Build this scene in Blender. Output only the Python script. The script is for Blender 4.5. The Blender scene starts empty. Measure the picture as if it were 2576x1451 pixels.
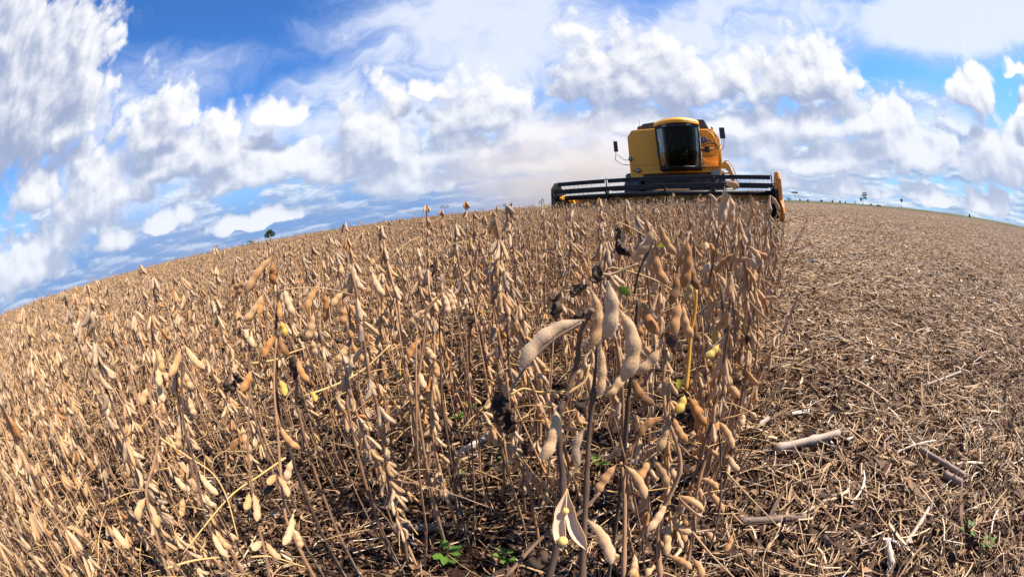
import bpy, bmesh, math, random
import numpy as np
from mathutils import Vector, Matrix, Euler

random.seed(7)
rng = np.random.default_rng(11)
scene = bpy.context.scene
R = math.radians
COL = scene.collection

# ------------------------------------------------------------------ camera
EYE = Vector((0, 0, 0.65))
FPX, PW, PH = 1000.0, 2575.0, 1451.0           # fisheye focal length in photo pixels
_up = Vector((-0.0853, 0.9761, 0.1997)).normalized()


def _pdir(u, v):
    x, y = u - PW / 2, PH / 2 - v
    r = math.hypot(x, y)
    th = 2 * math.asin(min(1, r / (2 * FPX)))
    return Vector((math.sin(th) * x / r, math.sin(th) * y / r, -math.cos(th)))


_d0 = _pdir(1955, 515)
_Y = (_d0 - _up * _d0.dot(_up)).normalized()
_X = _Y.cross(_up)
CAMROT = Matrix((_X, _Y, _up))                 # world <- camera
cam = bpy.data.cameras.new("camera")
cam.type = 'PANO'
cam.panorama_type = 'FISHEYE_EQUISOLID'
cam.sensor_width = 36.0
cam.sensor_fit = 'HORIZONTAL'
cam.fisheye_lens = FPX / PW * 36.0
cam.fisheye_fov = R(230)
cam.clip_start, cam.clip_end = 0.01, 20000
camo = bpy.data.objects.new("camera", cam)
COL.objects.link(camo)
camo.matrix_world = Matrix.Translation(EYE) @ CAMROT.to_4x4()
scene.camera = camo


def wdir(u, v):
    return CAMROT @ _pdir(u, v)


def at(u, v, d):
    """point seen at photo pixel u, v, d metres from the lens"""
    return EYE + wdir(u, v) * d


def ground_at(u, v):
    d = wdir(u, v)
    return EYE + d * (-EYE.z / d.z)


def azel(u, v):
    d = wdir(u, v)
    return math.atan2(d.x, d.y), math.asin(d.z)


# ------------------------------------------------------------------ sun, exposure
SUN_AZ, SUN_EL = R(56), R(53)
sd = Vector((math.sin(SUN_AZ) * math.cos(SUN_EL), math.cos(SUN_AZ) * math.cos(SUN_EL), math.sin(SUN_EL)))
sl = bpy.data.lights.new("sun", 'SUN')
sl.energy, sl.angle, sl.color = 5.0, R(0.53), (1.0, 0.92, 0.80)
so = bpy.data.objects.new("sun", sl)
COL.objects.link(so)
so.rotation_euler = sd.to_track_quat('Z', 'Y').to_euler()
vs = scene.view_settings
scene.display_settings.display_device = 'sRGB'
vs.view_transform, vs.look, vs.exposure, vs.gamma = 'Standard', 'None', 1.02, 1.0


# ------------------------------------------------------------------ node helper
class X:
    """a socket with arithmetic"""
    def __init__(s, nt, o):
        s.nt, s.o = nt, o

    def _m(s, op, *a, clamp=False):
        n = s.nt.nodes.new('ShaderNodeMath')
        n.operation, n.use_clamp = op, clamp
        for i, q in enumerate((s,) + a):
            put(s.nt, n.inputs[i], q)
        return X(s.nt, n.outputs[0])

    def __add__(s, b): return s._m('ADD', b)
    def __sub__(s, b): return s._m('SUBTRACT', b)
    def __mul__(s, b): return s._m('MULTIPLY', b)
    def __truediv__(s, b): return s._m('DIVIDE', b)
    def max(s, b): return s._m('MAXIMUM', b)
    def min(s, b): return s._m('MINIMUM', b)
    def clamp(s): return s._m('ADD', 0.0, clamp=True)

    def ss(s, a, b, lo=0.0, hi=1.0):
        n = s.nt.nodes.new('ShaderNodeMapRange')
        n.interpolation_type = 'SMOOTHSTEP'
        put(s.nt, n.inputs['Value'], s)
        for k, v in (('From Min', a), ('From Max', b), ('To Min', lo), ('To Max', hi)):
            n.inputs[k].default_value = v
        return X(s.nt, n.outputs['Result'])


def put(nt, sock, v):
    if isinstance(v, X):
        nt.links.new(v.o, sock)
    elif hasattr(v, 'is_output'):
        nt.links.new(v, sock)
    else:
        sock.default_value = v


def vm(nt, op, a, b=None):
    n = nt.nodes.new('ShaderNodeVectorMath')
    n.operation = op
    put(nt, n.inputs[0], a)
    if b is not None:
        put(nt, n.inputs[1], b)
    return X(nt, n.outputs['Value'] if op in ('LENGTH', 'DOT_PRODUCT') else n.outputs['Vector'])


def noise(nt, vec, scale, detail=4, rough=0.5, out='Fac', dist=0.0, dim='3D'):
    n = nt.nodes.new('ShaderNodeTexNoise')
    n.noise_dimensions = dim
    if vec is not None:
        put(nt, n.inputs['Vector'], vec)
    n.inputs['Scale'].default_value = scale
    n.inputs['Detail'].default_value = detail
    n.inputs['Roughness'].default_value = rough
    n.inputs['Distortion'].default_value = dist
    return X(nt, n.outputs[out])


def mixc(nt, f, a, b, mode='MIX'):
    n = nt.nodes.new('ShaderNodeMix')
    n.data_type, n.blend_type = 'RGBA', mode
    put(nt, n.inputs[0], f)
    for i, c in ((6, a), (7, b)):
        put(nt, n.inputs[i], c if isinstance(c, X) or hasattr(c, 'is_output') else (*c, 1))
    return X(nt, n.outputs[2])


# ------------------------------------------------------------------ sky and clouds
def build_world():
    w = bpy.data.worlds.new("World")
    scene.world = w
    w.use_nodes = True
    nt = w.node_tree
    nt.nodes.clear()
    # cumulus cells: photo pixel of the middle of the flat base, half width, height (pixels)
    cells = [
        (60, 300, 230, 330), (200, 215, 110, 190), (10, 100, 150, 200), (170, 330, 120, 90),
        (440, 300, 62, 120), (400, 350, 100, 100), (520, 395, 160, 120), (640, 450, 150, 90), (390, 440, 110, 70),
        (225, 520, 150, 150), (90, 500, 90, 90), (80, 690, 150, 90), (290, 610, 55, 90), (430, 560, 90, 40),
        (940, 380, 120, 160), (870, 430, 160, 90), (1030, 470, 130, 90), (760, 420, 90, 80),
        (1220, 300, 140, 120), (1330, 340, 120, 60), (1180, 390, 160, 60), (1350, 420, 200, 60),
        (1490, 215, 95, 150), (1630, 225, 190, 165), (1760, 230, 90, 90), (1600, 320, 190, 60), (1850, 330, 130, 60),
        (1880, 205, 70, 75), (2010, 220, 165, 125), (2075, 200, 70, 90),
        (2455, 255, 58, 82), (1960, 470, 90, 36), (2130, 480, 110, 34), (2330, 500, 120, 36), (2480, 520, 90, 40), (1420, 480, 120, 40), (640, 560, 120, 30), (560, 480, 110, 50), (330, 500, 90, 60), (160, 600, 70, 60), (700, 300, 80, 46), (1080, 240, 60, 40), (2570, 280, 40, 34), (2545, 190, 40, 24),
        (2030, 330, 190, 85), (2210, 320, 110, 85), (2300, 400, 170, 70), (2060, 420, 220, 60), (2520, 420, 150, 120),
        (1920, 390, 120, 70),
    ]
    # fields of cloud density on the (azimuth, elevation) plane
    def group(name):
        g = bpy.data.node_groups.new(name, 'ShaderNodeTree')
        g.interface.new_socket("P", in_out='INPUT', socket_type='NodeSocketVector')
        g.interface.new_socket("D", in_out='OUTPUT', socket_type='NodeSocketFloat')
        gi, go = g.nodes.new('NodeGroupInput'), g.nodes.new('NodeGroupOutput')
        return g, X(g, gi.outputs[0]), go

    def warp(g, P, sc, ax, ay, det=2):
        return vm(g, 'ADD', P, vm(g, 'MULTIPLY', vm(g, 'SUBTRACT', noise(g, P, sc, det, 0.5, 'Color', dim='2D'), (0.5, 0.5, 0.5)), (ax, ay, 0)))
    gs, P, go = group("cloud_mass")
    P2 = warp(gs, P, 9, 0.10, 0.06)
    S = None
    for (u, v, hw, hh) in cells:
        a, e = azel(u, v)
        q = vm(gs, 'MULTIPLY', vm(gs, 'SUBTRACT', P2, (a, e, 0)), (1 / (hw * .9 / 1000 / max(.7, math.cos(e))), 1 / (hh * .92 / 1000), 0))
        q = vm(gs, 'MAXIMUM', q, vm(gs, 'MULTIPLY', q, (-1, -3.2, 1)))
        s = vm(gs, 'LENGTH', q)
        S = s if S is None else S.min(s)
    put(gs, go.inputs[0], (S * -1.0 + 1.0).max(-0.9))

    def detail_group(name, det, fine):
        gd, P, go = group(name)
        P2 = warp(gd, P, 22, 0.03, 0.03, 3)

        def billow(sc):
            vo = gd.nodes.new('ShaderNodeTexVoronoi')
            vo.voronoi_dimensions = '2D'
            put(gd, vo.inputs['Vector'], P2)
            vo.inputs['Scale'].default_value = sc
            d = X(gd, vo.outputs['Distance'])
            return d * d * -1.0 + 0.35
        D = (noise(gd, P2, 12, det, 0.56, dim='2D') - 0.5) * 1.5 + billow(15) * 0.42
        if fine:
            D = D + billow(31) * fine
        put(gd, go.inputs[0], D)
        return gd
    gd, gl = detail_group("cloud_detail", 6, .36), detail_group("cloud_relief", 4, .22)

    tc = nt.nodes.new('ShaderNodeTexCoord')
    dirv = X(nt, tc.outputs['Generated'])
    sp = nt.nodes.new('ShaderNodeSeparateXYZ')
    put(nt, sp.inputs[0], dirv)
    x, y, z = (X(nt, sp.outputs[i]) for i in range(3))
    az = x._m('ARCTAN2', y)
    el = z._m('ARCSINE')
    cb = nt.nodes.new('ShaderNodeCombineXYZ')
    put(nt, cb.inputs[0], az)
    put(nt, cb.inputs[1], el)
    P = X(nt, cb.outputs[0])

    def field(g, p):
        n = nt.nodes.new('ShaderNodeGroup')
        n.node_tree = g
        put(nt, n.inputs[0], p)
        return X(nt, n.outputs[0])
    S0, T0 = field(gs, P), field(gd, P)
    V0, V1 = field(gl, P), field(gl, vm(nt, 'ADD', P, (0.014, 0.022, 0)))
    S2 = field(gs, vm(nt, 'ADD', P, (0.03, 0.06, 0)))
    D0 = S0 * 0.95 + T0
    lit = (V0 - V1) * 0.62 + (S0 - S2) * 0.62 + (T0 - V0) * 0.12 - (S0 - 0.35) * 0.16
    # blue sky
    sky = nt.nodes.new('ShaderNodeTexSky')
    sky.sky_type = 'NISHITA'
    sky.sun_disc = False
    sky.sun_elevation, sky.sun_rotation = SUN_EL, SUN_AZ
    sky.air_density, sky.dust_density, sky.ozone_density = 1.0, 0.4, 2.0
    K = 10.0       # the Background runs at 0.1
    skyc = mixc(nt, 1.0, X(nt, sky.outputs[0]), (0.60, 1.22, 2.0), 'MULTIPLY')
    skyc = mixc(nt, el.ss(0.0, 0.42, 0.75, 0.0), skyc, (0.36 * K, 0.62 * K, 0.95 * K))
    # high veil
    pr = vm(nt, 'MULTIPLY', P, (3.0, 6.5, 1))
    wv = vm(nt, 'SUBTRACT', noise(nt, P, 3.0, 3, 0.6, 'Color', dim='2D'), (.5, .5, .5))
    veil = noise(nt, vm(nt, 'ADD', pr, vm(nt, 'MULTIPLY', wv, (1.6, 1.6, 0))), 1.3, 7, 0.6, dim='2D')
    where = None
    for (u, v, hw, hh, k) in ((1250, 70, 560, 340, .68), (1000, 300, 620, 240, .56), (350, 420, 420, 260, .52), (2400, 50, 420, 110, 1.0), (1900, 60, 560, 150, .62), (520, 190, 300, 110, .42), (280, 350, 330, 240, .5), (650, 350, 380, 160, .55), (2250, 300, 420, 110, .48), (1500, 360, 1300, 170, .48), (1650, 140, 600, 220, .54)):
        a, e = azel(u, v)
        q = vm(nt, 'LENGTH', vm(nt, 'MULTIPLY', vm(nt, 'SUBTRACT', P, (a, e, 0)), (1000 / hw, 1000 / hh, 0)))
        s = q.ss(1.35, 0.2) * k
        where = s if where is None else where.max(s)
    va = ((veil - 0.5) * 1.15 + where * 1.4 - 0.10).ss(0.0, 0.90)
    c = mixc(nt, va * 0.9, skyc, mixc(nt, va.ss(0.45, 1.0), (0.50 * K, 0.61 * K, 0.88 * K), (0.80 * K, 0.86 * K, 1.0 * K)))
    # distant banks of small cumulus low over the horizon
    cb2 = nt.nodes.new('ShaderNodeCombineXYZ')
    put(nt, cb2.inputs[0], az * 1.0)
    put(nt, cb2.inputs[1], (el.max(0.0) + 0.085)._m('LOGARITHM', 2.718) * 0.55)
    Pl = X(nt, cb2.outputs[0])

    def low(off):
        return noise(nt, vm(nt, 'ADD', Pl, off), 7.0, 8, 0.6, dim='2D')
    L0, L1 = low((3, 1, 0)), low((3.010, 1.032, 0))
    # a blue grey bank lies low on the left
    bank = az.ss(-0.35, -0.75) * el.ss(0.17, 0.03) * az.ss(-2.6, -1.9)
    c = mixc(nt, bank * 0.85, c, (0.20 * K, 0.34 * K, 0.66 * K))
    la = (L0 + el.ss(0.40, 0.08, -0.22, 0.06) + az.ss(-0.3, 0.1) * 0.06).ss(0.44, 0.62)
    ll = ((L0 - L1) * 4.5 + 0.46 - bank * 0.25).clamp()
    c = mixc(nt, la * (bank * -0.35 + 0.85), c, mixc(nt, ll, (0.34 * K, 0.44 * K, 0.66 * K), (0.84 * K, 0.90 * K, 0.98 * K)))
    # cumulus
    a = D0.ss(-0.19, 0.28)
    shade = lit.ss(-0.36, 0.56)
    cc = mixc(nt, shade, (0.36 * K, 0.43 * K, 0.62 * K), (0.95 * K, 0.96 * K, 1.0 * K))
    cc = mixc(nt, el.ss(0.30, 0.06, 0.0, 0.35), cc, (0.62 * K, 0.72 * K, 0.9 * K))
    c = mixc(nt, a, c, cc)
    bg = nt.nodes.new('ShaderNodeBackground')
    put(nt, bg.inputs[0], c)
    bg.inputs[1].default_value = 0.0525
    out = nt.nodes.new('ShaderNodeOutputWorld')
    nt.links.new(bg.outputs[0], out.inputs[0])
    w.cycles.sampling_method = 'MANUAL'
    w.cycles.sample_map_resolution = 512


build_world()
scene.cycles.max_bounces = 6
scene.cycles.diffuse_bounces = 2
scene.cycles.transparent_max_bounces = 8
scene.cycles.volume_bounces = 1
scene.cycles.caustics_reflective = scene.cycles.caustics_refractive = False


# ------------------------------------------------------------------ materials
def material(name):
    m = bpy.data.materials.new(name)
    m.use_nodes = True
    nt = m.node_tree
    return m, nt, nt.nodes['Principled BSDF']


def attr(nt, name, out='Fac'):
    n = nt.nodes.new('ShaderNodeAttribute')
    n.attribute_name = name
    return X(nt, n.outputs[out])


def orandom(nt):
    return X(nt, nt.nodes.new('ShaderNodeObjectInfo').outputs['Random'])


def ramp(nt, f, stops):
    n = nt.nodes.new('ShaderNodeValToRGB')
    put(nt, n.inputs[0], f)
    e = n.color_ramp.elements
    for i, (p, c) in enumerate(stops):
        q = e[i] if i < 2 else e.new(p)
        q.position, q.color = p, (*c, 1)
    return X(nt, n.outputs[0])


def objco(nt):
    return X(nt, nt.nodes.new('ShaderNodeTexCoord').outputs['Object'])


def bump(nt, b, h, dist, strength=0.6):
    n = nt.nodes.new('ShaderNodeBump')
    put(nt, n.inputs['Height'], h)
    n.inputs['Distance'].default_value = dist
    n.inputs['Strength'].default_value = strength
    nt.links.new(n.outputs[0], b.inputs['Normal'])


def plant_mat(name, stops, rough=0.75, sheen=0.0, trans=0.0, nscale=120, namp=0.3, spread=0.25):
    m, nt, b = material(name)
    t = attr(nt, 'tint') + (orandom(nt) - 0.5) * spread + (noise(nt, objco(nt), nscale, 3) - 0.5) * namp
    c = ramp(nt, t, stops)
    put(nt, b.inputs['Base Color'], c)
    b.inputs['Roughness'].default_value = rough
    b.inputs['Specular IOR Level'].default_value = 0.25
    if sheen:
        b.inputs['Sheen Weight'].default_value = sheen
        b.inputs['Sheen Roughness'].default_value = 0.4
        b.inputs['Sheen Tint'].default_value = (1, .92, .82, 1)
    if trans:
        tr = nt.nodes.new('ShaderNodeBsdfTranslucent')
        put(nt, tr.inputs[0], c)
        mx = nt.nodes.new('ShaderNodeMixShader')
        mx.inputs[0].default_value = trans
        nt.links.new(b.outputs[0], mx.inputs[1])
        nt.links.new(tr.outputs[0], mx.inputs[2])
        nt.links.new(mx.outputs[0], nt.nodes['Material Output'].inputs[0])
    return m, nt, b


POD_STOPS = [(0.0, (0.30, 0.20, 0.13)), (0.22, (0.62, 0.42, 0.245)), (0.55, (0.53, 0.30, 0.13)), (0.85, (0.42, 0.175, 0.045)), (1.0, (0.20, 0.09, 0.03))]
M = {}
M['pod'], _nt, _b = plant_mat('pod_skin', POD_STOPS, 0.7, 0.42, 0.18, nscale=70, namp=0.55)
bump(_nt, _b, noise(_nt, objco(_nt), 700, 4, 0.7) + noise(_nt, objco(_nt), 160, 3), 0.0009, 0.45)
M['stem'] = plant_mat('stem_bark', [(0, (0.075, 0.045, 0.03)), (0.4, (0.27, 0.145, 0.075)), (0.75, (0.46, 0.26, 0.125)), (1, (0.52, 0.26, 0.07))], 0.7, 0.15, nscale=60, namp=0.35)[0]
M['petiole'] = plant_mat('petiole_skin', [(0, (0.22, 0.15, 0.10)), (0.5, (0.46, 0.29, 0.13)), (0.9, (0.60, 0.36, 0.12)), (1, (0.58, 0.38, 0.14))], 0.6, 0, nscale=50)[0]
M['dead'] = plant_mat('withered_leaf', [(0, (0.050, 0.033, 0.023)), (0.6, (0.115, 0.072, 0.045)), (1, (0.23, 0.15, 0.09))], 0.8, 0, 0.15, nscale=90, namp=0.7)[0]
M['green'] = plant_mat('green_leaf', [(0, (0.05, 0.12, 0.02)), (0.5, (0.12, 0.22, 0.03)), (1, (0.42, 0.40, 0.03))], 0.55, 0, 0.3, nscale=70)[0]
M['yellowpod'] = plant_mat('unripe_pod_skin', [(0, (0.34, 0.25, 0.08)), (0.5, (0.50, 0.32, 0.05)), (1, (0.40, 0.28, 0.11))], 0.6, 0.3, 0.1)[0]
M['orange'] = plant_mat('orange_stem_skin', [(0, (0.55, 0.24, 0.03)), (1, (0.62, 0.33, 0.04))], 0.5, 0)[0]
M['fuzz'] = plant_mat('pod_hair', [(0, (0.62, 0.52, 0.42)), (1, (0.70, 0.55, 0.38))], 0.6, 0, 0.3)[0]
M['podin'] = plant_mat('pod_lining', [(0, (0.46, 0.33, 0.22)), (1, (0.58, 0.45, 0.33))], 0.45, 0, 0.1, nscale=150)[0]
M['seed'] = plant_mat('seed_coat', [(0, (0.64, 0.40, 0.10)), (1, (0.70, 0.46, 0.15))], 0.35)[0]
M['straw'] = plant_mat('straw', [(0, (0.055, 0.030, 0.02)), (0.30, (0.16, 0.085, 0.045)), (0.55, (0.46, 0.29, 0.155)), (0.85, (0.68, 0.475, 0.29)), (1, (0.70, 0.60, 0.48))], 0.7, 0, 0.06, nscale=30, namp=0.2, spread=0.15)[0]
M['corn'] = plant_mat('corn_stalk_rind', [(0, (0.13, 0.085, 0.06)), (0.5, (0.30, 0.22, 0.16)), (1, (0.52, 0.42, 0.32))], 0.6, 0, nscale=14, namp=0.8)[0]


def flat_mat(name, col, rough=0.5, metal=0.0, var=0.12, scale=3.0, spec=0.5):
    m, nt, b = material(name)
    n = noise(nt, objco(nt), scale, 6, 0.6)
    c2 = tuple(v * (1 - var * 2.2) for v in col)
    put(nt, b.inputs['Base Color'], mixc(nt, n.ss(0.35, 0.7), col, c2))
    put(nt, b.inputs['Roughness'], (n * 0.3 + (rough - 0.15)).clamp())
    b.inputs['Metallic'].default_value = metal
    b.inputs['Specular IOR Level'].default_value = spec
    return m


# dusty yellow paint: paler dust gathered in patches
def paint_mat():
    m, nt, b = material('yellow_paint')
    oc = objco(nt)
    n = noise(nt, oc, 2.2, 8, 0.65)
    n2 = noise(nt, oc, 30, 5, 0.6)
    c = mixc(nt, n.ss(0.38, 0.72) * 0.55, (0.90, 0.40, 0.028), (0.72, 0.36, 0.08))
    c = mixc(nt, n2.ss(0.60, 0.75) * 0.35, c, (0.42, 0.25, 0.09))
    put(nt, b.inputs['Base Color'], c)
    put(nt, b.inputs['Roughness'], n * 0.4 + 0.28)
    b.inputs['Specular IOR Level'].default_value = 0.4
    return m


M['yellow'] = paint_mat()
M['black'] = flat_mat('black_paint', (0.014, 0.014, 0.015), 0.5, 0, 0.3, 6, 0.35)
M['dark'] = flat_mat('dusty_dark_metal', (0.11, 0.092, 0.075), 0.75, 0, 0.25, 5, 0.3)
M['rubber'] = flat_mat('dusty_rubber', (0.13, 0.122, 0.112), 0.9, 0, 0.2, 5, 0.2)
M['grey'] = flat_mat('grey_metal', (0.33, 0.32, 0.30), 0.45, 0.3)
M['lamp'] = flat_mat('lamp_glass', (0.35, 0.37, 0.40), 0.15, 0.6)
M['redlens'] = flat_mat('red_lens', (0.35, 0.06, 0.01), 0.3)
M['blue'] = flat_mat('blue_decal', (0.012, 0.04, 0.26), 0.4)
M['white'] = flat_mat('white_decal', (0.62, 0.64, 0.62), 0.5, 0, 0.05)
M['mirror'] = flat_mat('mirror_back', (0.035, 0.032, 0.03), 0.55)
M['seat'] = flat_mat('seat_cloth', (0.02, 0.02, 0.024), 0.9)
M['shirt'] = flat_mat('pale_green_cloth', (0.42, 0.50, 0.38), 0.9)
M['skin'] = flat_mat('skin', (0.28, 0.14, 0.08), 0.6)
M['trouser'] = flat_mat('denim', (0.05, 0.09, 0.17), 0.9)
M['hair'] = flat_mat('dark_hair', (0.015, 0.012, 0.01), 0.7)


def glass_mat():
    m, nt, b = material('tinted_glass')
    nt.nodes.remove(b)
    tr = nt.nodes.new('ShaderNodeBsdfTransparent')
    tr.inputs[0].default_value = (0.09, 0.115, 0.10, 1)
    gl = nt.nodes.new('ShaderNodeBsdfGlossy')
    gl.inputs['Roughness'].default_value = 0.06
    gl.inputs[0].default_value = (0.75, 0.85, 0.85, 1)
    fr = nt.nodes.new('ShaderNodeFresnel')
    fr.inputs[0].default_value = 1.45
    mx = nt.nodes.new('ShaderNodeMixShader')
    put(nt, mx.inputs[0], X(nt, fr.outputs[0]) * 0.22)
    nt.links.new(tr.outputs[0], mx.inputs[1])
    nt.links.new(gl.outputs[0], mx.inputs[2])
    nt.links.new(mx.outputs[0], nt.nodes['Material Output'].inputs[0])
    return m


M['glass'] = glass_mat()


def ground_mat(name, crop=False):
    m, nt, b = material(name)
    geo = X(nt, nt.nodes.new('ShaderNodeNewGeometry').outputs['Position'])
    fine = noise(nt, geo, 55, 6, 0.7)
    mid = noise(nt, geo, 6, 6, 0.65)
    big = noise(nt, geo, 0.6, 5, 0.6)
    rows = noise(nt, vm(nt, 'MULTIPLY', geo, (1.7, 0.05, 1)), 1.0, 4, 0.6)
    soil = mixc(nt, mid.ss(0.3, 0.7), (0.062, 0.027, 0.016), (0.034, 0.018, 0.012))
    straw = mixc(nt, big.ss(0.3, 0.7), (0.20, 0.13, 0.08), (0.16, 0.105, 0.065))
    cover = (fine * 0.9 + mid * 0.35 + (rows - 0.5) * 1.0 + big * 0.25).ss(0.42, 0.90)
    c = mixc(nt, cover, soil, straw)
    if crop:
        c = mixc(nt, (fine * 0.8 + mid * 0.4).ss(0.55, 0.9) * 0.5, soil, (0.19, 0.12, 0.07))
    put(nt, b.inputs['Base Color'], c)
    b.inputs['Roughness'].default_value = 0.95
    b.inputs['Specular IOR Level'].default_value = 0.1
    bump(nt, b, fine + mid * 2.0, 0.03, 0.8)
    return m


M['stubble'] = ground_mat('stubble_ground')
M['soil'] = ground_mat('crop_soil', True)


# ------------------------------------------------------------------ object helpers
def tag(o, label=None, cat=None, group=None, kind=None):
    for k, v in (('label', label), ('category', cat), ('group', group), ('kind', kind)):
        if v is not None:
            o[k] = v
    return o


def empty(name, loc=(0, 0, 0), rz=0.0):
    o = bpy.data.objects.new(name, None)
    COL.objects.link(o)
    o.location, o.rotation_euler = loc, (0, 0, rz)
    o.empty_display_size = 0.05
    return o


class MB:
    """collects shapes, becomes one mesh object"""
    def __init__(s):
        s.v, s.f, s.t, s.m = [], [], [], []
        s.n = 0

    def add(s, verts, faces, tint=0.5, mi=0):
        verts = np.asarray(verts, float).reshape(-1, 3)
        s.v.append(verts)
        s.f.extend([tuple(i + s.n for i in f) for f in faces])
        s.t.append(np.full(len(verts), tint) if np.isscalar(tint) else np.asarray(tint))
        s.m.extend([mi] * len(faces))
        s.n += len(verts)
        return s

    def mesh(s, name, mats, smooth=True):
        me = bpy.data.meshes.new(name)
        v = np.concatenate(s.v) if s.v else np.zeros((0, 3))
        me.from_pydata(v.tolist(), [], s.f)
        a = me.attributes.new('tint', 'FLOAT', 'POINT')
        a.data.foreach_set('value', np.concatenate(s.t).astype(np.float32) if s.t else [])
        for m in (mats if isinstance(mats, (list, tuple)) else [mats]):
            me.materials.append(m)
        if len(me.materials) > 1:
            me.polygons.foreach_set('material_index', s.m)
        me.polygons.foreach_set('use_smooth', [smooth] * len(me.polygons))
        me.update()
        return me

    def build(s, name, mats, parent=None, smooth=False, bevel=0.0, link=True):
        o = bpy.data.objects.new(name, s.mesh(name, mats, smooth))
        if link:
            COL.objects.link(o)
        if parent is not None:
            o.parent = parent
        if bevel:
            b = o.modifiers.new('bevel', 'BEVEL')
            b.width, b.segments, b.limit_method, b.angle_limit = bevel, 2, 'ANGLE', R(35)
            b.harden_normals = False
        return o

    # --- shapes
    def tube(s, pts, rad, segs=6, tint=0.5, mi=0, cap=True):
        pts = [Vector(p) for p in pts]
        n = len(pts)
        rad = [rad] * n if np.isscalar(rad) else rad
        vs, fs = [], []
        u = None
        for i, p in enumerate(pts):
            t = (pts[min(i + 1, n - 1)] - pts[max(i - 1, 0)])
            t = t.normalized() if t.length > 1e-9 else Vector((0, 0, 1))
            if u is None:
                u = t.orthogonal().normalized()
            else:
                u = u - t * u.dot(t)
                u = u.normalized() if u.length > 1e-6 else t.orthogonal().normalized()
            w = t.cross(u)
            for k in range(segs):
                a = 2 * math.pi * k / segs
                vs.append(p + (u * math.cos(a) + w * math.sin(a)) * rad[i])
        for i in range(n - 1):
            for k in range(segs):
                k2 = (k + 1) % segs
                fs.append((i * segs + k, i * segs + k2, (i + 1) * segs + k2, (i + 1) * segs + k))
        if cap:
            fs.append(tuple(range(segs))[::-1])
            fs.append(tuple((n - 1) * segs + k for k in range(segs)))
        return s.add([tuple(v) for v in vs], fs, tint, mi)

    def box(s, x0, x1, y0, y1, z0, z1, tint=0.5, mi=0):
        v = [(x, y, z) for x in (x0, x1) for y in (y0, y1) for z in (z0, z1)]
        return s.add(v, [(0, 1, 3, 2), (4, 6, 7, 5), (0, 4, 5, 1), (2, 3, 7, 6), (0, 2, 6, 4), (1, 5, 7, 3)], tint, mi)

    def prism(s, poly, a0, a1, axis='y', mi=0):
        """polygon (two coordinates) pushed along the third axis"""
        def P(p, a):
            return {'y': (p[0], a, p[1]), 'x': (a, p[0], p[1]), 'z': (p[0], p[1], a)}[axis]
        n = len(poly)
        v = [P(p, a0) for p in poly] + [P(p, a1) for p in poly]
        f = [tuple(range(n)), tuple(range(2 * n - 1, n - 1, -1))]
        f += [(i, (i + 1) % n + 0, (i + 1) % n + n, i + n)[::-1] for i in range(n)]
        return s.add(v, f, 0.5, mi)

    def lathe(s, prof, axis, origin, segs=24, mi=0):
        """profile of (along, radius) turned about an axis"""
        ax = Vector(axis).normalized()
        u = ax.orthogonal().normalized()
        w = ax.cross(u)
        o = Vector(origin)
        vs, fs = [], []
        for a, r in prof:
            for k in range(segs):
                t = 2 * math.pi * k / segs
                vs.append(tuple(o + ax * a + (u * math.cos(t) + w * math.sin(t)) * r))
        for i in range(len(prof) - 1):
            for k in range(segs):
                k2 = (k + 1) % segs
                fs.append((i * segs + k, i * segs + k2, (i + 1) * segs + k2, (i + 1) * segs + k))
        fs.append(tuple(range(segs))[::-1])
        fs.append(tuple((len(prof) - 1) * segs + k for k in range(segs)))
        return s.add(vs, fs, 0.5, mi)


def fix(o):
    bm = bmesh.new()
    bm.from_mesh(o.data)
    bmesh.ops.recalc_face_normals(bm, faces=bm.faces)
    bm.to_mesh(o.data)
    bm.free()
    return o


# ------------------------------------------------------------------ setting: ground
def build_ground():
    # one sheet from under the camera to the horizon, finer near the lens
    def sheet(name, m, xs, ys, z, kindlabel):
        gx, gy = np.meshgrid(xs, ys)
        zz = np.zeros_like(gx) + z
        near = np.exp(-(gx ** 2 + gy ** 2) / 60.0)
        zz += near * 0.016 * (np.sin(gx * 9 + 2 * np.sin(gy * 5)) * np.sin(gy * 8 + 1.5 * np.sin(gx * 6)) - 0.3)
        if name == 'ground':           # dips under the crop's own soil
            zz -= 0.05 * (gx < -0.4)
        v = np.stack([gx, gy, zz], -1).reshape(-1, 3)
        nx, ny = len(xs), len(ys)
        f = [(j * nx + i, j * nx + i + 1, (j + 1) * nx + i + 1, (j + 1) * nx + i) for j in range(ny - 1) for i in range(nx - 1)]
        o = MB().add(v, f).build(name, m, smooth=True)
        return tag(o, kind='structure')

    def grade(lim, n=60):
        a = np.concatenate([np.linspace(0, 6, n), np.geomspace(6.3, lim, 26)])
        return a
    g = grade(4000)
    xs = np.concatenate([-g[::-1], g[1:]])
    sheet('ground', M['stubble'], xs, xs, 0.0, '')
    xs2 = -grade(500)[::-1] + 0.12
    sheet('crop_soil', M['soil'], xs2, np.concatenate([-grade(500)[::-1], grade(500)[1:]]), 0.005, '')

    # a strip of dull green pasture beyond the stubble, out to the horizon
    vs, fs, n = [], [], 40
    for i in range(n + 1):
        a = R(-6 + 66 * i / n)
        for d in (116 + 5 * math.sin(i * 1.3), 3600):
            vs.append((math.sin(a) * d, math.cos(a) * d, .012))
    fs = [(2 * i, 2 * i + 1, 2 * i + 3, 2 * i + 2) for i in range(n)]
    tag(MB().add(vs, fs).build('far_pasture', flat_mat('dull_pasture', (0.12, 0.105, 0.05), .95, 0, .3, .05, .1)), kind='structure')


build_ground()

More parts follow.
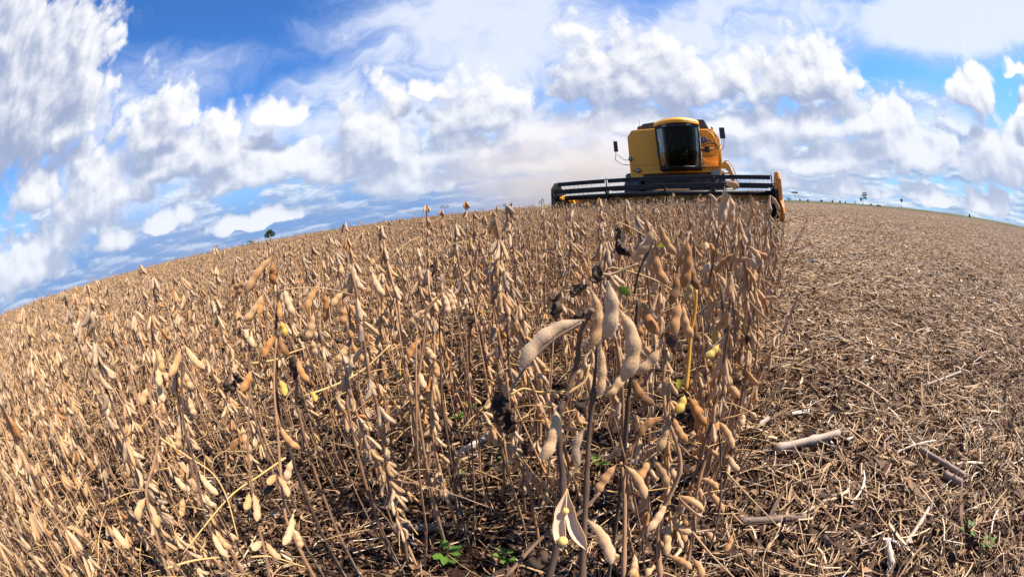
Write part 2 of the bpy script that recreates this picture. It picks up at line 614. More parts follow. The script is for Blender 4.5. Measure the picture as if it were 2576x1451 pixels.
# ------------------------------------------------------------------ soybean pods and plants
def pod_shape(P0, P1, width, bend=0.12, side=None, nseed=3, rings=10, segs=8, flat=0.80, asym=0.0):
    """a bean pod from its stalk P0 to its beak P1: bulges over the seeds, bends to one side"""
    P0, P1 = np.asarray(P0, float), np.asarray(P1, float)
    d = P1 - P0
    L = np.linalg.norm(d)
    d = d / L
    if side is None:
        side = rng.normal(size=3)
    side = np.asarray(side, float)
    side = side - d * (side @ d)
    ln = np.linalg.norm(side)
    side = side / ln if ln > 1e-6 else np.array(Vector(d).orthogonal().normalized())
    oth = np.cross(d, side)
    t = np.concatenate([[0, 0.045, 0.10], np.linspace(0.16, 0.90, rings - 5), [0.955, 1.0]])
    cen = P0 + np.outer(t * L, d) + np.outer(4 * t * (1 - t) * bend * L + 0.25 * bend * L * t ** 3, side)
    env = np.interp(t, [0, .045, .10, .2, .34, .5, .8, .92, .965, 1.0], [.12, .15, .30, .66, .90, .95, 1.0, .86, .52, .05])
    sc = (np.arange(nseed) + 0.75) / (nseed + 0.45)
    bulge = np.max([np.exp(-((t - c) / (0.33 / nseed)) ** 2) for c in sc], axis=0)
    w = width / 2 * env * (0.74 + 0.26 * bulge)
    h = width / 2 * flat * env * (0.62 + 0.58 * bulge)
    ang = 2 * np.pi * np.arange(segs) / segs
    ca, sa = np.cos(ang), np.sin(ang)
    n = len(t)
    v = cen[:, None, :] + (w[:, None] * ca)[:, :, None] * side + (h[:, None] * sa)[:, :, None] * oth
    v = v.reshape(-1, 3)
    f = []
    for i in range(n - 1):
        for k in range(segs):
            k2 = (k + 1) % segs
            f.append((i * segs + k, i * segs + k2, (i + 1) * segs + k2, (i + 1) * segs + k))
    return v, f


def add_pod(mb, P0, P1, width, tint, mi=0, **kw):
    v, f = pod_shape(P0, P1, width, **kw)
    mb.add(v, f, tint, mi)


def crumple(mb, p, size, tint=0.4, mi=0, n=5, curl=1.0, droop=None):
    """a withered leaf: a curled, folded small sheet hanging from p"""
    p = np.asarray(p, float)
    ax = np.asarray(droop if droop is not None else rng.normal(size=3) * 0.5 + (0, 0, -0.8), float)
    ax /= np.linalg.norm(ax)
    u = np.array(Vector(ax).orthogonal().normalized())
    w = np.cross(ax, u)
    ph = rng.uniform(0, 6.28)
    u, w = u * math.cos(ph) + w * math.sin(ph), w * math.cos(ph) - u * math.sin(ph)
    vs = []
    for i in range(n + 2):
        s = i / (n + 1)
        half = size * 0.30 * math.sin(math.pi * min(1, s * 0.93 + 0.06)) ** 0.8
        for j in range(5):
            c = (j - 2) / 2
            th = c * curl * 2.0 + rng.normal() * 0.35
            rr = half / max(0.8, curl)
            vs.append(p + ax * size * s * (1 - 0.25 * abs(c) * s) + u * rr * math.sin(th) * 1.2 + w * rr * (1 - math.cos(th)) + w * size * 0.35 * s * s + rng.normal(size=3) * size * 0.045)
    f = [(i * 5 + j, i * 5 + j + 1, i * 5 + j + 6, i * 5 + j + 5) for i in range(n + 1) for j in range(4)]
    mb.add(vs, f, tint, mi)


def leaf_blade(mb, p, direction, size, tint=0.4, mi=0, normal=(0, 0, 1), wide=0.62):
    p = np.asarray(p, float)
    d = np.asarray(direction, float)
    d /= np.linalg.norm(d)
    nrm = np.asarray(normal, float)
    s = np.cross(d, nrm)
    s /= max(1e-6, np.linalg.norm(s))
    nn = np.cross(s, d)
    vs = []
    prof = [0.02, .62, .95, 1.0, .8, .45, 0.02]
    for i, q in enumerate(prof):
        t = i / (len(prof) - 1)
        for c in (-1, 0, 1):
            vs.append(p + d * size * t + s * c * q * size * wide / 2 + nn * (abs(c) * q * size * 0.1 - 0.22 * size * t * t))
    f = [(i * 3 + j, i * 3 + j + 1, i * 3 + j + 4, i * 3 + j + 3) for i in range(len(prof) - 1) for j in range(2)]
    mb.add(vs, f, tint, mi)


def plant_skeleton(h, lean=0.10, branches=1, podn=(2, 5), tintc=None, clump=1.0):
    """stem polylines, pods, petioles of one dry soybean plant standing at the origin"""
    tintc = rng.uniform(0.12, 0.5) if tintc is None else tintc
    S, PD, PT, LV = [], [], [], []

    def axis(p, d, length, r0, first):
        step = 0.039
        n = max(3, int(length / step))
        pts, rad = [p.copy()], [r0]
        d = d / np.linalg.norm(d)
        for i in range(n):
            d = d + rng.normal(size=3) * 0.07 + np.array([0, 0, 0.09])
            d /= np.linalg.norm(d)
            p = p + d * step * rng.uniform(0.85, 1.2)
            pts.append(p.copy())
            rad.append(r0 * (1 - 0.52 * (i + 1) / n))
            if i >= first:
                k = rng.integers(podn[0], podn[1] + 1)
                if rng.random() < 0.08:
                    k = 0
                base_a = rng.uniform(0, 6.28)
                for j in range(k):
                    a = base_a + rng.normal() * 0.9
                    out = np.array([math.cos(a), math.sin(a), 0])
                    Lp = rng.uniform(0.029, 0.042)
                    dn = -np.array([0, 0, 1.0]) * rng.uniform(0.75, 1.0) + out * rng.uniform(0.05, 0.7) + rng.normal(size=3) * 0.12
                    dn /= np.linalg.norm(dn)
                    p0 = p + out * 0.003
                    PD.append((p0, p0 + dn * Lp, rng.uniform(0.0084, 0.0102), np.clip(tintc + rng.normal() * 0.17, 0, 1), out + rng.normal(size=3) * 0.4, rng.uniform(-0.28, 0.06), int(rng.integers(2, 4))))
                if rng.random() < (0.6 if i < n * 0.65 else 0.12):
                    a = rng.uniform(0, 6.28)
                    out = np.array([math.cos(a), math.sin(a), 0])
                    Lq = rng.uniform(0.06, 0.20) * (1 if i < n * 0.5 else 0.6)
                    q = [p]
                    dd = out + np.array([0, 0, rng.uniform(0.1, 0.9)])
                    for _ in range(4):
                        dd = dd / np.linalg.norm(dd) + np.array([0, 0, -0.14])
                        q.append(q[-1] + dd / np.linalg.norm(dd) * Lq / 4)
                    PT.append((q, 0.0009, rng.uniform(0.2, 0.9)))
                    if rng.random() < 0.05 and i < n * 0.55:
                        LV.append((q[-1], rng.uniform(0.02, 0.04)))
        S.append((pts, rad))
        # topmost cluster
        return pts

    d0 = np.array([rng.normal() * lean, rng.normal() * lean, 1.0])
    main = axis(np.zeros(3), d0, h, 0.0042, 3)
    for b in range(branches):
        i = int(rng.integers(1, 4))
        a = rng.uniform(0, 6.28)
        axis(main[i].copy(), np.array([math.cos(a) * 0.45, math.sin(a) * 0.45, 1.0]), h * rng.uniform(0.5, 0.8), 0.0030, 2)
    for b in range(2):                      # bare stalks beside the podded ones
        a, L = rng.uniform(0, 6.28), h * rng.uniform(0.5, 0.95)
        p = np.array([math.cos(a), math.sin(a), 0]) * rng.uniform(0.01, 0.05)
        d = np.array([rng.normal() * .09, rng.normal() * .09, 1.0])
        S.append(([p, p + d * L * .35 + rng.normal(size=3) * .008, p + d * L * .7 + rng.normal(size=3) * .01, p + d * L], [.0022, .0020, .0016, .0009]))
    return S, PD, PT, LV, tintc


def clampz(q):
    q = np.array(q, float)
    q[2] = max(q[2], 0.012)
    return q


PLANT_MATS = [M['stem'], M['pod'], M['petiole'], M['dead'], M['green']]


def plant_mesh(name, sk, rings, segs, sseg, stem_scale=1.0):
    S, PD, PT, LV, tc = sk
    mb = MB()
    for pts, rad in S:
        if sseg == 3 and len(pts) > 5:
            pts, rad = pts[::3] + [pts[-1]], list(rad[::3]) + [rad[-1]]
        mb.tube(pts, [r * stem_scale for r in rad], sseg, rng.uniform(0.2, 0.7), 0, cap=False)
    for p0, p1, w, t, sd_, bd, ns in PD:
        add_pod(mb, clampz(p0), clampz(p1), w, t, 1, side=sd_, bend=bd, nseed=ns, rings=rings, segs=segs)
    for q, r, t in PT:
        mb.tube(q[::2] if sseg == 3 else q, r * stem_scale, 3, t, 2, cap=False)
    for q, s in LV:
        crumple(mb, q, s, rng.uniform(0, 1), 3, 3)
    return mb.mesh(name, PLANT_MATS)


def plant_parts(sk):
    """the same plant as a list of (part name, mesh, offset)"""
    S, PD, PT, LV, tc = sk
    out = []
    for i, (pts, rad) in enumerate(S):
        out.append(('stem' if i == 0 else 'branch', MB().tube(pts, rad, 6, rng.uniform(0.2, 0.7), 0).mesh('stem', M['stem']), None))
    for p0, p1, w, t, sd_, bd, ns in PD:
        mb = MB()
        add_pod(mb, clampz(p0), clampz(p1), w, t, 0, side=sd_, bend=bd, nseed=ns, rings=11, segs=8)
        out.append(('pod', mb.mesh('pod', M['pod']), None))
    for q, r, t in PT:
        out.append(('petiole', MB().tube(q, r, 4, t).mesh('petiole', M['petiole']), None))
    for q, s in LV:
        mb = MB()
        crumple(mb, q, s, rng.uniform(0, 1), 0, 4)
        out.append(('withered_leaf', mb.mesh('withered_leaf', M['dead']), None))
    return out


# ------------------------------------------------------------------ hero plants read off the photograph
def zoomer(x0, y0, k):
    return lambda X_, Y_: ((x0 + X_ * k) * 0.69783, (y0 + Y_ * k) * 0.69783)


zA = zoomer(1750, 850, 0.4135)
zB = zoomer(2150, 780, 0.29115)
zC = zoomer(1750, 1400, 0.46791)
zD = zoomer(2200, 600, 0.25233)
zE = zoomer(700, 850, 0.4135)
zF = zoomer(400, 1200, 0.60554)
HEROES = [
 dict(label='nearest soybean plant with fat fuzzy grey pods and an open pod showing its seed', d=.30,
  stems=[(zC, [(600, 95, .29), (570, 200, .29), (565, 450, .30), (595, 725, .31), (560, 1150, .32), (490, 1451, .33)], .0020, .0030, 1),
         (zA, [(930, 640, .27), (870, 740, .275), (820, 900, .28), (800, 1080, .29), (740, 1290, .29), (690, 1400, .29)], .0022, .0020, 0),
         (zA, [(1080, 345, .29), (1090, 480, .30), (1090, 590, .30), (1140, 605, .30)], .0011, .0011, 0),
         (zC, [(850, 0, .31), (800, 300, .32), (770, 900, .33), (745, 1451, .34)], .0016, .0026, 1),
         (zC, [(880, 800, .36), (720, 960, .36), (430, 1150, .36), (150, 1451, .35)], .0014, .0017, 0)],
  pods=[(zA, 1065, 390, 1045, 890, .255, .017, .05, .18, 2), (zA, 1140, 615, 1165, 1275, .262, .0185, .12, .33, 3), (zA, 905, 445, 880, 1000, .29, .013, .10, .5, 3),
        (zA, 875, 730, 315, 1190, .27, .0165, -.10, .2, 3), (zA, 1000, 950, 985, 1400, .31, .012, .03, .2, 3), (zC, 545, 130, 430, 550, .29, .0145, .05, .22, 3),
        (zC, 765, 305, 725, 590, .31, .011, -.10, .05, 2), (zC, 780, 1005, 965, 1350, .31, .0145, .06, .4, 3)],
  openpod=(zC, (630, 770), (585, 1250), (775, 1240), .285),
  petioles=[(zA, [(860, 745), (560, 930), (330, 1170), (180, 1420)], .28, .0011, .05), (zA, [(700, 1380), (860, 1270), (900, 1120)], .29, .0012, .8), (zA, [(210, 1390), (330, 1330), (460, 1360), (700, 1355)], .30, .0009, .8), (zA, [(680, 490), (880, 455), (930, 520)], .31, .0008, .4), (zA, [(1000, 330), (1110, 335), (1330, 240)], .33, .0010, .4)],
  dead=[(zC, 110, 60, .285, .03, (80, 270)), (zC, 130, 50, .285, .03, (215, 240)), (zC, 120, 150, .29, .03, (190, 400)), (zC, 100, 40, .28, .02, (40, 130)), (zA, 985, 250, .30, .030, (880, 430)), (zA, 880, 430, .30, .026, (770, 600)), (zC, 800, 60, .40, .04, (780, 220)), (zC, 480, 1230, .36, .05, (320, 1300))]),
 dict(label='soybean plant with paired tan pods, a black curled leaf and a bent thin petiole', d=.44,
  stems=[(zA, [(1470, 40, .42), (1400, 170, .42), (1330, 330, .42), (1295, 500, .43)], .0011, .0014, 0),
         (zA, [(1325, 555, .43), (1300, 900, .44), (1270, 1200, .45), (1240, 1451, .46)], .0020, .0026, 1),
         (zA, [(1320, 555, .43), (1290, 580, .43), (1220, 700, .43), (1140, 850, .43)], .0013, .0010, 0),
         (zA, [(970, 880, .44), (960, 1150, .45), (920, 1440, .46)], .0016, .0022, 1)],
  pods=[(zB, 685, 110, 480, 470, .40, .013, .10, .3, 2), (zB, 775, 75, 990, 475, .40, .011, -.06, .72, 3), (zB, 735, 300, 890, 850, .40, .0135, -.08, .45, 3), (zB, 610, 280, 470, 560, .41, .012, .02, .25, 2),
        (zA, 1345, 540, 1510, 855, .42, .0135, -.05, .62, 2), (zA, 1280, 1190, 1480, 1470, .44, .0125, -.10, .80, 3), (zA, 1525, 965, 1300, 1195, .44, .0125, .06, .2, 2), (zA, 1245, 1130, 1035, 1400, .45, .012, .05, .3, 3),
        (zA, 1340, 770, 1315, 965, .45, .010, .06, .7, 2), (zA, 1440, 960, 1350, 1050, .46, .011, .03, .4, 2)],
  petioles=[(zB, [(230, 230), (240, 110), (330, 100), (500, 185), (715, 300)], .40, .0009, .5), (zB, [(60, 715), (200, 705), (350, 640), (500, 590), (560, 500)], .42, .0010, .3), (zB, [(130, 660), (250, 645), (700, 780), (1055, 990)], .44, .0011, .45)],
  dead=[(zB, 280, 140, .40, .024, (230, 280)), (zB, 240, 300, .40, .034, (460, 450)), (zA, 640, 520, .5, .05, (660, 760)), (zA, 740, 730, .5, .03, (880, 590))]),
 dict(label='soybean plant with russet pods hanging around a bright orange stem', d=.48,
  stems=[(zB, [(1170, 210, .41), (1140, 420, .42), (1000, 640, .43), (1010, 1000, .44)], .0012, .0016, 0),
         (zB, [(1200, 300, .46), (1215, 500, .47), (1225, 650, .47)], .0012, .0013, 0),
         (zC, [(1390, -300, .5), (1370, -60, .5), (1390, 200, .5), (1460, 380, .5), (1500, 600, .51), (1440, 780, .52), (1360, 940, .53), (1330, 1170, .54), (1345, 1451, .55)], .0022, .0034, 1),
         (zC, [(1040, 560, .5), (1070, 800, .51), (1060, 1451, .54)], .0022, .0030, 1),
         (zC, [(1190, 240, .5), (1130, 480, .5), (1080, 800, .5)], .0012, .0012, 0)],
  orange=(zA, [(1835, 470), (1825, 660), (1790, 850), (1770, 1100), (1745, 1350)], .46, .0021),
  pods=[(zB, 1112, 265, 1055, 890, .40, .0145, .04, .6, 3), (zB, 1160, 480, 1275, 905, .41, .0125, -.06, .75, 3), (zB, 1095, 250, 1000, 610, .42, .012, .05, .5, 2), (zB, 985, 700, 905, 1090, .43, .0125, .05, .72, 2),
        (zA, 1695, 565, 1640, 870, .45, .0125, -.02, .6, 2), (zA, 1715, 585, 1805, 890, .45, .0125, -.06, .42, 3), (zA, 1825, 720, 1870, 925, .46, .011, -.1, .8, 2),
        (zC, 1385, 235, 1180, 385, .5, .0115, -.12, .78, 3), (zC, 1395, 250, 1315, 490, .5, .012, .05, .55, 2), (zC, 1440, 210, 1555, 410, .5, .0125, -.05, .5, 3), (zC, 1570, 55, 1705, 285, .5, .0125, -.04, .62, 3), (zC, 1555, 70, 1630, 325, .51, .0135, .08, .66, 3), (zC, 1600, 60, 1680, 195, .51, .012, -.1, .6, 2),
        (zC, 1010, 580, 850, 815, .49, .0125, -.03, .45, 3), (zC, 1070, 590, 1225, 855, .49, .0125, .06, .5, 3), (zC, 1255, 540, 1160, 710, .51, .012, .04, .45, 2), (zC, 1275, 535, 1400, 765, .51, .0125, .06, .5, 3),
        (zC, 1390, 860, 1240, 1095, .53, .0125, .04, .3, 3), (zC, 1435, 1005, 1590, 1105, .53, .011, -.08, .45, 3), (zC, 1390, 1030, 1390, 1285, .54, .012, .02, .4, 3), (zC, 1405, 1285, 1585, 1390, .55, .011, .04, .42, 3), (zC, 1145, 1270, 1110, 1451, .54, .011, .05, .4, 3), (zC, 1160, 1310, 1165, 1480, .54, .0115, -.05, .5, 2), (zC, 1325, 1350, 1240, 1440, .55, .011, -.08, .35, 2), (zC, 1600, 1310, 1665, 1460, .56, .012, .05, .45, 2)],
  cracked=(zC, 1480, 820, 1680, 965, .52, .017),
  yellow=[(zB, 1165, 800, 1080, 1060, .47, .012), (zC, 1530, 40, 1465, 190, .5, .0125), (zA, 1995, 800, 1985, 930, .5, .010), (zA, 2035, 940, 1910, 1060, .5, .011)],
  petioles=[(zC, [(1185, 235), (1330, 225), (1455, 185)], .5, .0012, .6), (zC, [(830, 760), (1000, 795), (1250, 785), (1480, 750)], .55, .0010, .7), (zB, [(720, 1300), (830, 1190), (960, 1130)], .46, .0012, .3)],
  dead=[(zC, 1290, 1150, .56, .05, (1280, 1290)), (zA, 1560, 850, .5, .03, (1590, 1050))],
  leaves=[(zA, 1160, 440, .45, .028, (1260, 520), .5), (zB, 880, 280, .46, .05, (760, 400), .9), (zA, 1680, 1240, .5, .035, (1700, 1340), 1.0)]),
 dict(label='tallest soybean plant at the cut edge, rising over the header with pale round pods', d=.6,
  stems=[(zB, [(1610, 80, .62), (1560, 150, .62), (1560, 260, .62), (1640, 740, .61), (1690, 1150, .6), (1715, 1443, .6)], .0014, .0024, 0),
         (zA, [(2180, 850, .6), (2130, 1000, .6), (2105, 1030, .6)], .0024, .0026, 0),
         (zA, [(2050, 440, .6), (2070, 700, .6), (2095, 880, .6), (2105, 1030, .6)], .0016, .0022, 0),
         (zC, [(1755, 150, .6), (1700, 500, .61), (1640, 730, .62), (1600, 1100, .63), (1540, 1451, .64)], .0026, .0036, 1),
         (zB, [(1520, 165, .62), (1480, 380, .62), (1390, 830, .61)], .0013, .0015, 0),
         (zB, [(1690, 320, .61), (1720, 430, .61), (1650, 700, .61)], .0012, .0014, 0),
         (zB, [(1790, 470, .6), (1840, 800, .6), (1845, 1100, .6), (1815, 1443, .6)], .0010, .0014, 0),
         (zC, [(1790, 300, .6), (1815, 600, .6), (1790, 1000, .61), (1650, 1451, .63)], .0012, .0016, 1),
         (zB, [(1840, 300, .6), (1800, 480, .6)], .0009, .0010, 0)],
  pods=[(zD, 1625, 285, 1540, 735, .60, .0155, .06, .18, 2), (zD, 1690, 400, 1640, 800, .61, .0155, .10, .2, 2), (zD, 1700, 470, 1620, 800, .60, .012, -.05, .28, 2), (zD, 1640, 265, 1840, 300, .61, .0125, .05, .22, 1),
        (zB, 1745, 445, 1760, 830, .6, .0135, -.04, .4, 3), (zB, 1785, 505, 1995, 665, .6, .0125, .05, .35, 3), (zB, 1725, 455, 1465, 710, .6, .0125, -.05, .45, 3), (zB, 1870, 365, 2020, 555, .6, .012, .05, .4, 3), (zB, 1880, 370, 2120, 490, .6, .0125, -.06, .4, 3), (zB, 1810, 215, 1850, 350, .6, .010, .02, .3, 1),
        (zB, 1660, 680, 1700, 840, .6, .011, .04, .35, 1), (zB, 1700, 840, 1755, 1060, .6, .0115, -.03, .45, 2), (zB, 1540, 1020, 1360, 1315, .6, .0125, -.08, .4, 3), (zB, 1580, 1050, 1670, 1225, .61, .0125, .04, .4, 2), (zB, 1700, 1120, 1840, 1290, .6, .0115, -.05, .45, 2), (zB, 1690, 900, 1770, 1140, .61, .011, .04, .35, 3),
        (zB, 1380, 320, 1450, 460, .63, .011, .04, .4, 2), (zB, 1350, 310, 1350, 430, .63, .012, .04, .3, 1), (zB, 1400, 560, 1310, 700, .62, .014, .04, .1, 1), (zB, 1380, 640, 1360, 1010, .62, .011, -.04, .45, 3), (zB, 1420, 640, 1450, 870, .62, .011, .04, .35, 2), (zB, 1520, 730, 1580, 870, .63, .011, .04, .4, 1), (zB, 1390, 960, 1440, 1200, .63, .010, .03, .6, 2),
        (zC, 1735, 215, 1780, 425, .6, .012, .05, .42, 3), (zC, 1790, 250, 1900, 465, .6, .012, .05, .35, 3), (zC, 1780, 230, 1770, 330, .6, .011, .0, .45, 1), (zC, 1875, 510, 1955, 630, .6, .0115, -.06, .35, 2), (zA, 2085, 1060, 2145, 1310, .6, .0125, -.05, .35, 3), (zA, 2060, 1030, 1985, 1250, .6, .0125, .02, .3, 2), (zA, 2130, 1300, 2200, 1400, .6, .0125, .0, .4, 1),
        (zC, 1650, 690, 1790, 775, .62, .0115, .05, .4, 3), (zC, 1700, 780, 1830, 960, .62, .0115, .04, .45, 3), (zC, 1620, 740, 1680, 890, .63, .011, .02, .35, 2), (zC, 1560, 770, 1610, 900, .64, .012, .03, .4, 2), (zC, 1580, 480, 1680, 500, .63, .011, .03, .4, 2), (zC, 1510, 970, 1550, 1060, .63, .011, .03, .4, 2), (zC, 1620, 1130, 1690, 1220, .64, .0115, .03, .35, 2), (zC, 1520, 1140, 1560, 1290, .64, .0115, .05, .35, 3), (zC, 1700, 1100, 1760, 1180, .63, .011, .03, .4, 2), (zC, 1480, 1060, 1540, 1180, .64, .011, .03, .45, 2),
        (zC, 1900, 1130, 1840, 1255, .62, .010, .04, .55, 2), (zC, 2040, 180, 2080, 230, .62, .010, .0, .3, 1), (zC, 1990, 190, 1970, 290, .62, .010, .0, .4, 2), (zC, 1420, 590, 1470, 700, .6, .012, .0, .35, 2), (zC, 1350, 600, 1290, 720, .6, .012, .0, .4, 2), (zC, 1500, 590, 1575, 630, .6, .011, .04, .5, 2), (zC, 1600, 320, 1590, 420, .6, .012, .0, .55, 2), (zC, 1650, 320, 1680, 460, .6, .011, .0, .5, 3)],
  petioles=[(zB, [(1740, 820), (1850, 990), (2000, 1170), (2310, 1440)], .6, .0013, .15), (zB, [(1490, 20), (1400, 150), (1290, 300), (1150, 370)], .6, .0009, .4), (zA, [(1830, 700), (1940, 610), (2055, 530)], .6, .0014, .1), (zC, [(1850, 640), (2000, 800), (2250, 1060)], .62, .0013, .4), (zC, [(2400, -300), (2290, -50), (2060, 160), (1800, 240)], .6, .0012, .7), (zC, [(1590, 1100), (1750, 1290), (1960, 1500)], .6, .0013, .3)],
  dead=[(zA, 2150, 1290, .62, .03, (2250, 1330)), (zA, 2280, 850, .7, .03, (2270, 960))]),
 dict(label='short soybean sprig at the cut edge with three thin pods over the stubble', d=.75,
  stems=[(zB, [(2035, 965, .74), (1960, 1090, .74), (1990, 1260, .75), (1995, 1443, .76)], .0010, .0015, 1)],
  pods=[(zB, 2025, 975, 1945, 1240, .74, .0115, .06, .3, 2), (zB, 2045, 985, 2115, 1245, .74, .0095, .05, .55, 3), (zB, 2065, 1015, 2235, 1010, .74, .0115, .0, .3, 2)],
  petioles=[], dead=[]),
 dict(label='soybean plant with a torn pod at its tip and orange pods along one dark stem', d=.6,
  stems=[(zE, [(690, 40, .6), (690, 180, .6), (600, 470, .6), (590, 560, .6)], .0011, .0013, 0),
         (zE, [(775, 410, .6), (725, 600, .6), (712, 860, .6), (715, 1150, .61), (720, 1451, .62)], .0014, .0027, 1),
         (zE, [(600, 480, .6), (680, 640, .6), (800, 830, .6), (900, 1000, .61)], .0011, .0012, 0),
         (zE, [(490, 780, .6), (475, 1100, .61), (490, 1451, .62)], .0013, .0019, 1),
         (zE, [(885, 1040, .6), (893, 1200, .61), (890, 1451, .62)], .0018, .0025, 1)],
  pods=[(zE, 690, 170, 455, 505, .6, .0125, -.03, .55, 3), (zE, 685, 215, 700, 430, .6, .0125, -.04, .75, 2), (zE, 605, 490, 420, 745, .6, .0135, .06, .5, 3), (zE, 595, 510, 560, 690, .61, .011, .0, .7, 2), (zE, 785, 445, 875, 695, .6, .0125, -.04, .25, 3), (zE, 740, 560, 745, 720, .6, .010, .0, .6, 2), (zE, 715, 870, 610, 1060, .6, .0125, -.05, .65, 3), (zE, 740, 880, 825, 1040, .6, .012, -.05, .8, 2), (zE, 905, 1060, 1005, 1265, .6, .0125, -.08, .5, 3), (zE, 485, 1175, 425, 1360, .6, .0135, .04, .3, 2), (zE, 480, 790, 520, 970, .61, .011, -.04, .2, 2), (zE, 455, 800, 460, 900, .61, .010, .0, .2, 1), (zE, 380, 640, 380, 740, .65, .010, .0, .6, 1), (zE, 430, 370, 380, 520, .65, .010, .0, .55, 2), (zE, 400, 420, 345, 460, .65, .010, .0, .5, 1)],
  yellow=[(zE, 745, 740, 795, 880, .6, .011), (zE, 740, 1250, 790, 1395, .6, .012), (zE, 1005, 1350, 1060, 1445, .62, .010)],
  petioles=[(zE, [(500, 1110), (700, 1080), (840, 1020), (960, 980)], .6, .0013, .75), (zE, [(960, 1395), (1250, 1290), (1480, 1160), (1710, 950)], .62, .0015, .85), (zE, [(300, 900), (340, 720), (380, 640)], .63, .001, .3)],
  dead=[(zE, 340, 1190, .6, .04, (400, 1230)), (zE, 280, 1250, .6, .035, (270, 1400)), (zE, 350, 1260, .6, .035, (350, 1400)), (zE, 850, 1050, .6, .045, (840, 1270)), (zE, 640, 1380, .62, .03, (610, 1440))]),
 dict(label='soybean plant with slim mottled pods hanging from three short arms', d=.62,
  stems=[(zE, [(1345, 170, .63), (1320, 350, .63), (1300, 560, .63), (1345, 640, .62), (1360, 900, .63), (1345, 1200, .64), (1330, 1451, .65)], .0012, .0028, 1),
         (zE, [(1100, 400, .63), (1110, 560, .63), (1050, 720, .63), (1010, 900, .64)], .0010, .0013, 0),
         (zE, [(1550, 290, .63), (1545, 500, .63), (1500, 760, .64), (1450, 1000, .65), (1430, 1300, .66)], .0010, .0016, 1)],
  pods=[(zE, 1095, 415, 980, 660, .62, .012, -.04, .6, 3), (zE, 1135, 495, 1140, 750, .62, .0115, .03, .65, 3), (zE, 1040, 665, 975, 915, .62, .0125, .03, .35, 3), (zE, 1340, 345, 1295, 545, .62, .0125, .02, .3, 2), (zE, 1300, 490, 1195, 620, .62, .0115, -.03, .35, 2), (zE, 1385, 245, 1490, 480, .62, .012, -.08, .2, 3), (zE, 1550, 305, 1660, 520, .62, .012, -.05, .22, 3), (zE, 1310, 610, 1285, 780, .62, .0125, .03, .6, 2), (zE, 1345, 590, 1450, 765, .62, .012, .04, .4, 3), (zE, 1385, 730, 1370, 890, .63, .0115, .0, .45, 2), (zE, 1345, 920, 1230, 1100, .63, .0125, .04, .4, 3), (zE, 1375, 930, 1520, 1095, .63, .0125, -.08, .35, 3), (zE, 1030, 900, 1065, 1045, .63, .0115, -.03, .35, 2), (zE, 1280, 250, 1280, 330, .66, .010, .0, .3, 2)],
  petioles=[(zE, [(1200, 130), (1280, 200), (1360, 300)], .63, .0009, .4)], dead=[(zE, 1220, 900, .65, .03, (1290, 920)), (zE, 930, 850, .66, .035, (960, 900))]),
 dict(label='soybean plant with a bunch of pale pods dangling from a slanting dark twig', d=.62,
  stems=[(zE, [(2200, 440, .62), (2120, 540, .62), (2030, 640, .62), (2000, 900, .63), (1960, 1200, .64), (1940, 1451, .65)], .0012, .0025, 1),
         (zE, [(2135, 640, .63), (2140, 900, .64), (2150, 1200, .65), (2160, 1451, .66)], .0012, .0018, 1)],
  pods=[(zE, 2160, 495, 2205, 690, .61, .0115, .05, .2, 3), (zE, 2190, 480, 2255, 675, .61, .0115, .05, .25, 3), (zE, 2205, 450, 2270, 620, .61, .0115, .04, .22, 3), (zE, 2025, 640, 1885, 790, .62, .0115, -.06, .4, 3), (zE, 1990, 900, 1870, 1075, .63, .0115, -.08, .8, 3), (zE, 2010, 935, 2105, 1080, .63, .0125, -.04, .3, 3), (zE, 1965, 1185, 2015, 1325, .63, .0115, -.03, .3, 2), (zE, 1870, 1285, 2000, 1420, .64, .0125, -.1, .3, 3), (zE, 2110, 510, 2065, 520, .62, .010, .0, .1, 1), (zE, 2100, 1090, 2120, 1230, .64, .011, .0, .35, 2)],
  petioles=[(zE, [(2200, 440), (2130, 530), (1880, 860), (1740, 1020)], .64, .0011, .3), (zE, [(2280, 640), (2430, 560), (2540, 430)], .64, .0013, .15), (zE, [(1700, 1010), (1850, 900), (1950, 830)], .64, .0009, .9)],
  dead=[(zE, 2440, 670, .66, .05, (2460, 800)), (zE, 2110, 230, .75, .05, (2100, 330))]),
 dict(label='soybean plant at the lower left with plump tan pods on two grey forking stems', d=.6,
  stems=[(zF, [(300, 60, .58), (235, 310, .58), (255, 500, .58), (280, 620, .59), (255, 780, .59), (210, 950, .59), (260, 1150, .6), (330, 1400, .61)], .0014, .0026, 1),
         (zF, [(430, 90, .58), (425, 400, .58), (440, 580, .59), (500, 790, .6), (560, 1080, .61), (640, 1290, .61), (700, 1451, .62)], .0013, .0024, 1),
         (zF, [(-40, 700, .58), (20, 860, .58), (90, 920, .59), (205, 935, .59)], .0013, .0016, 0)],
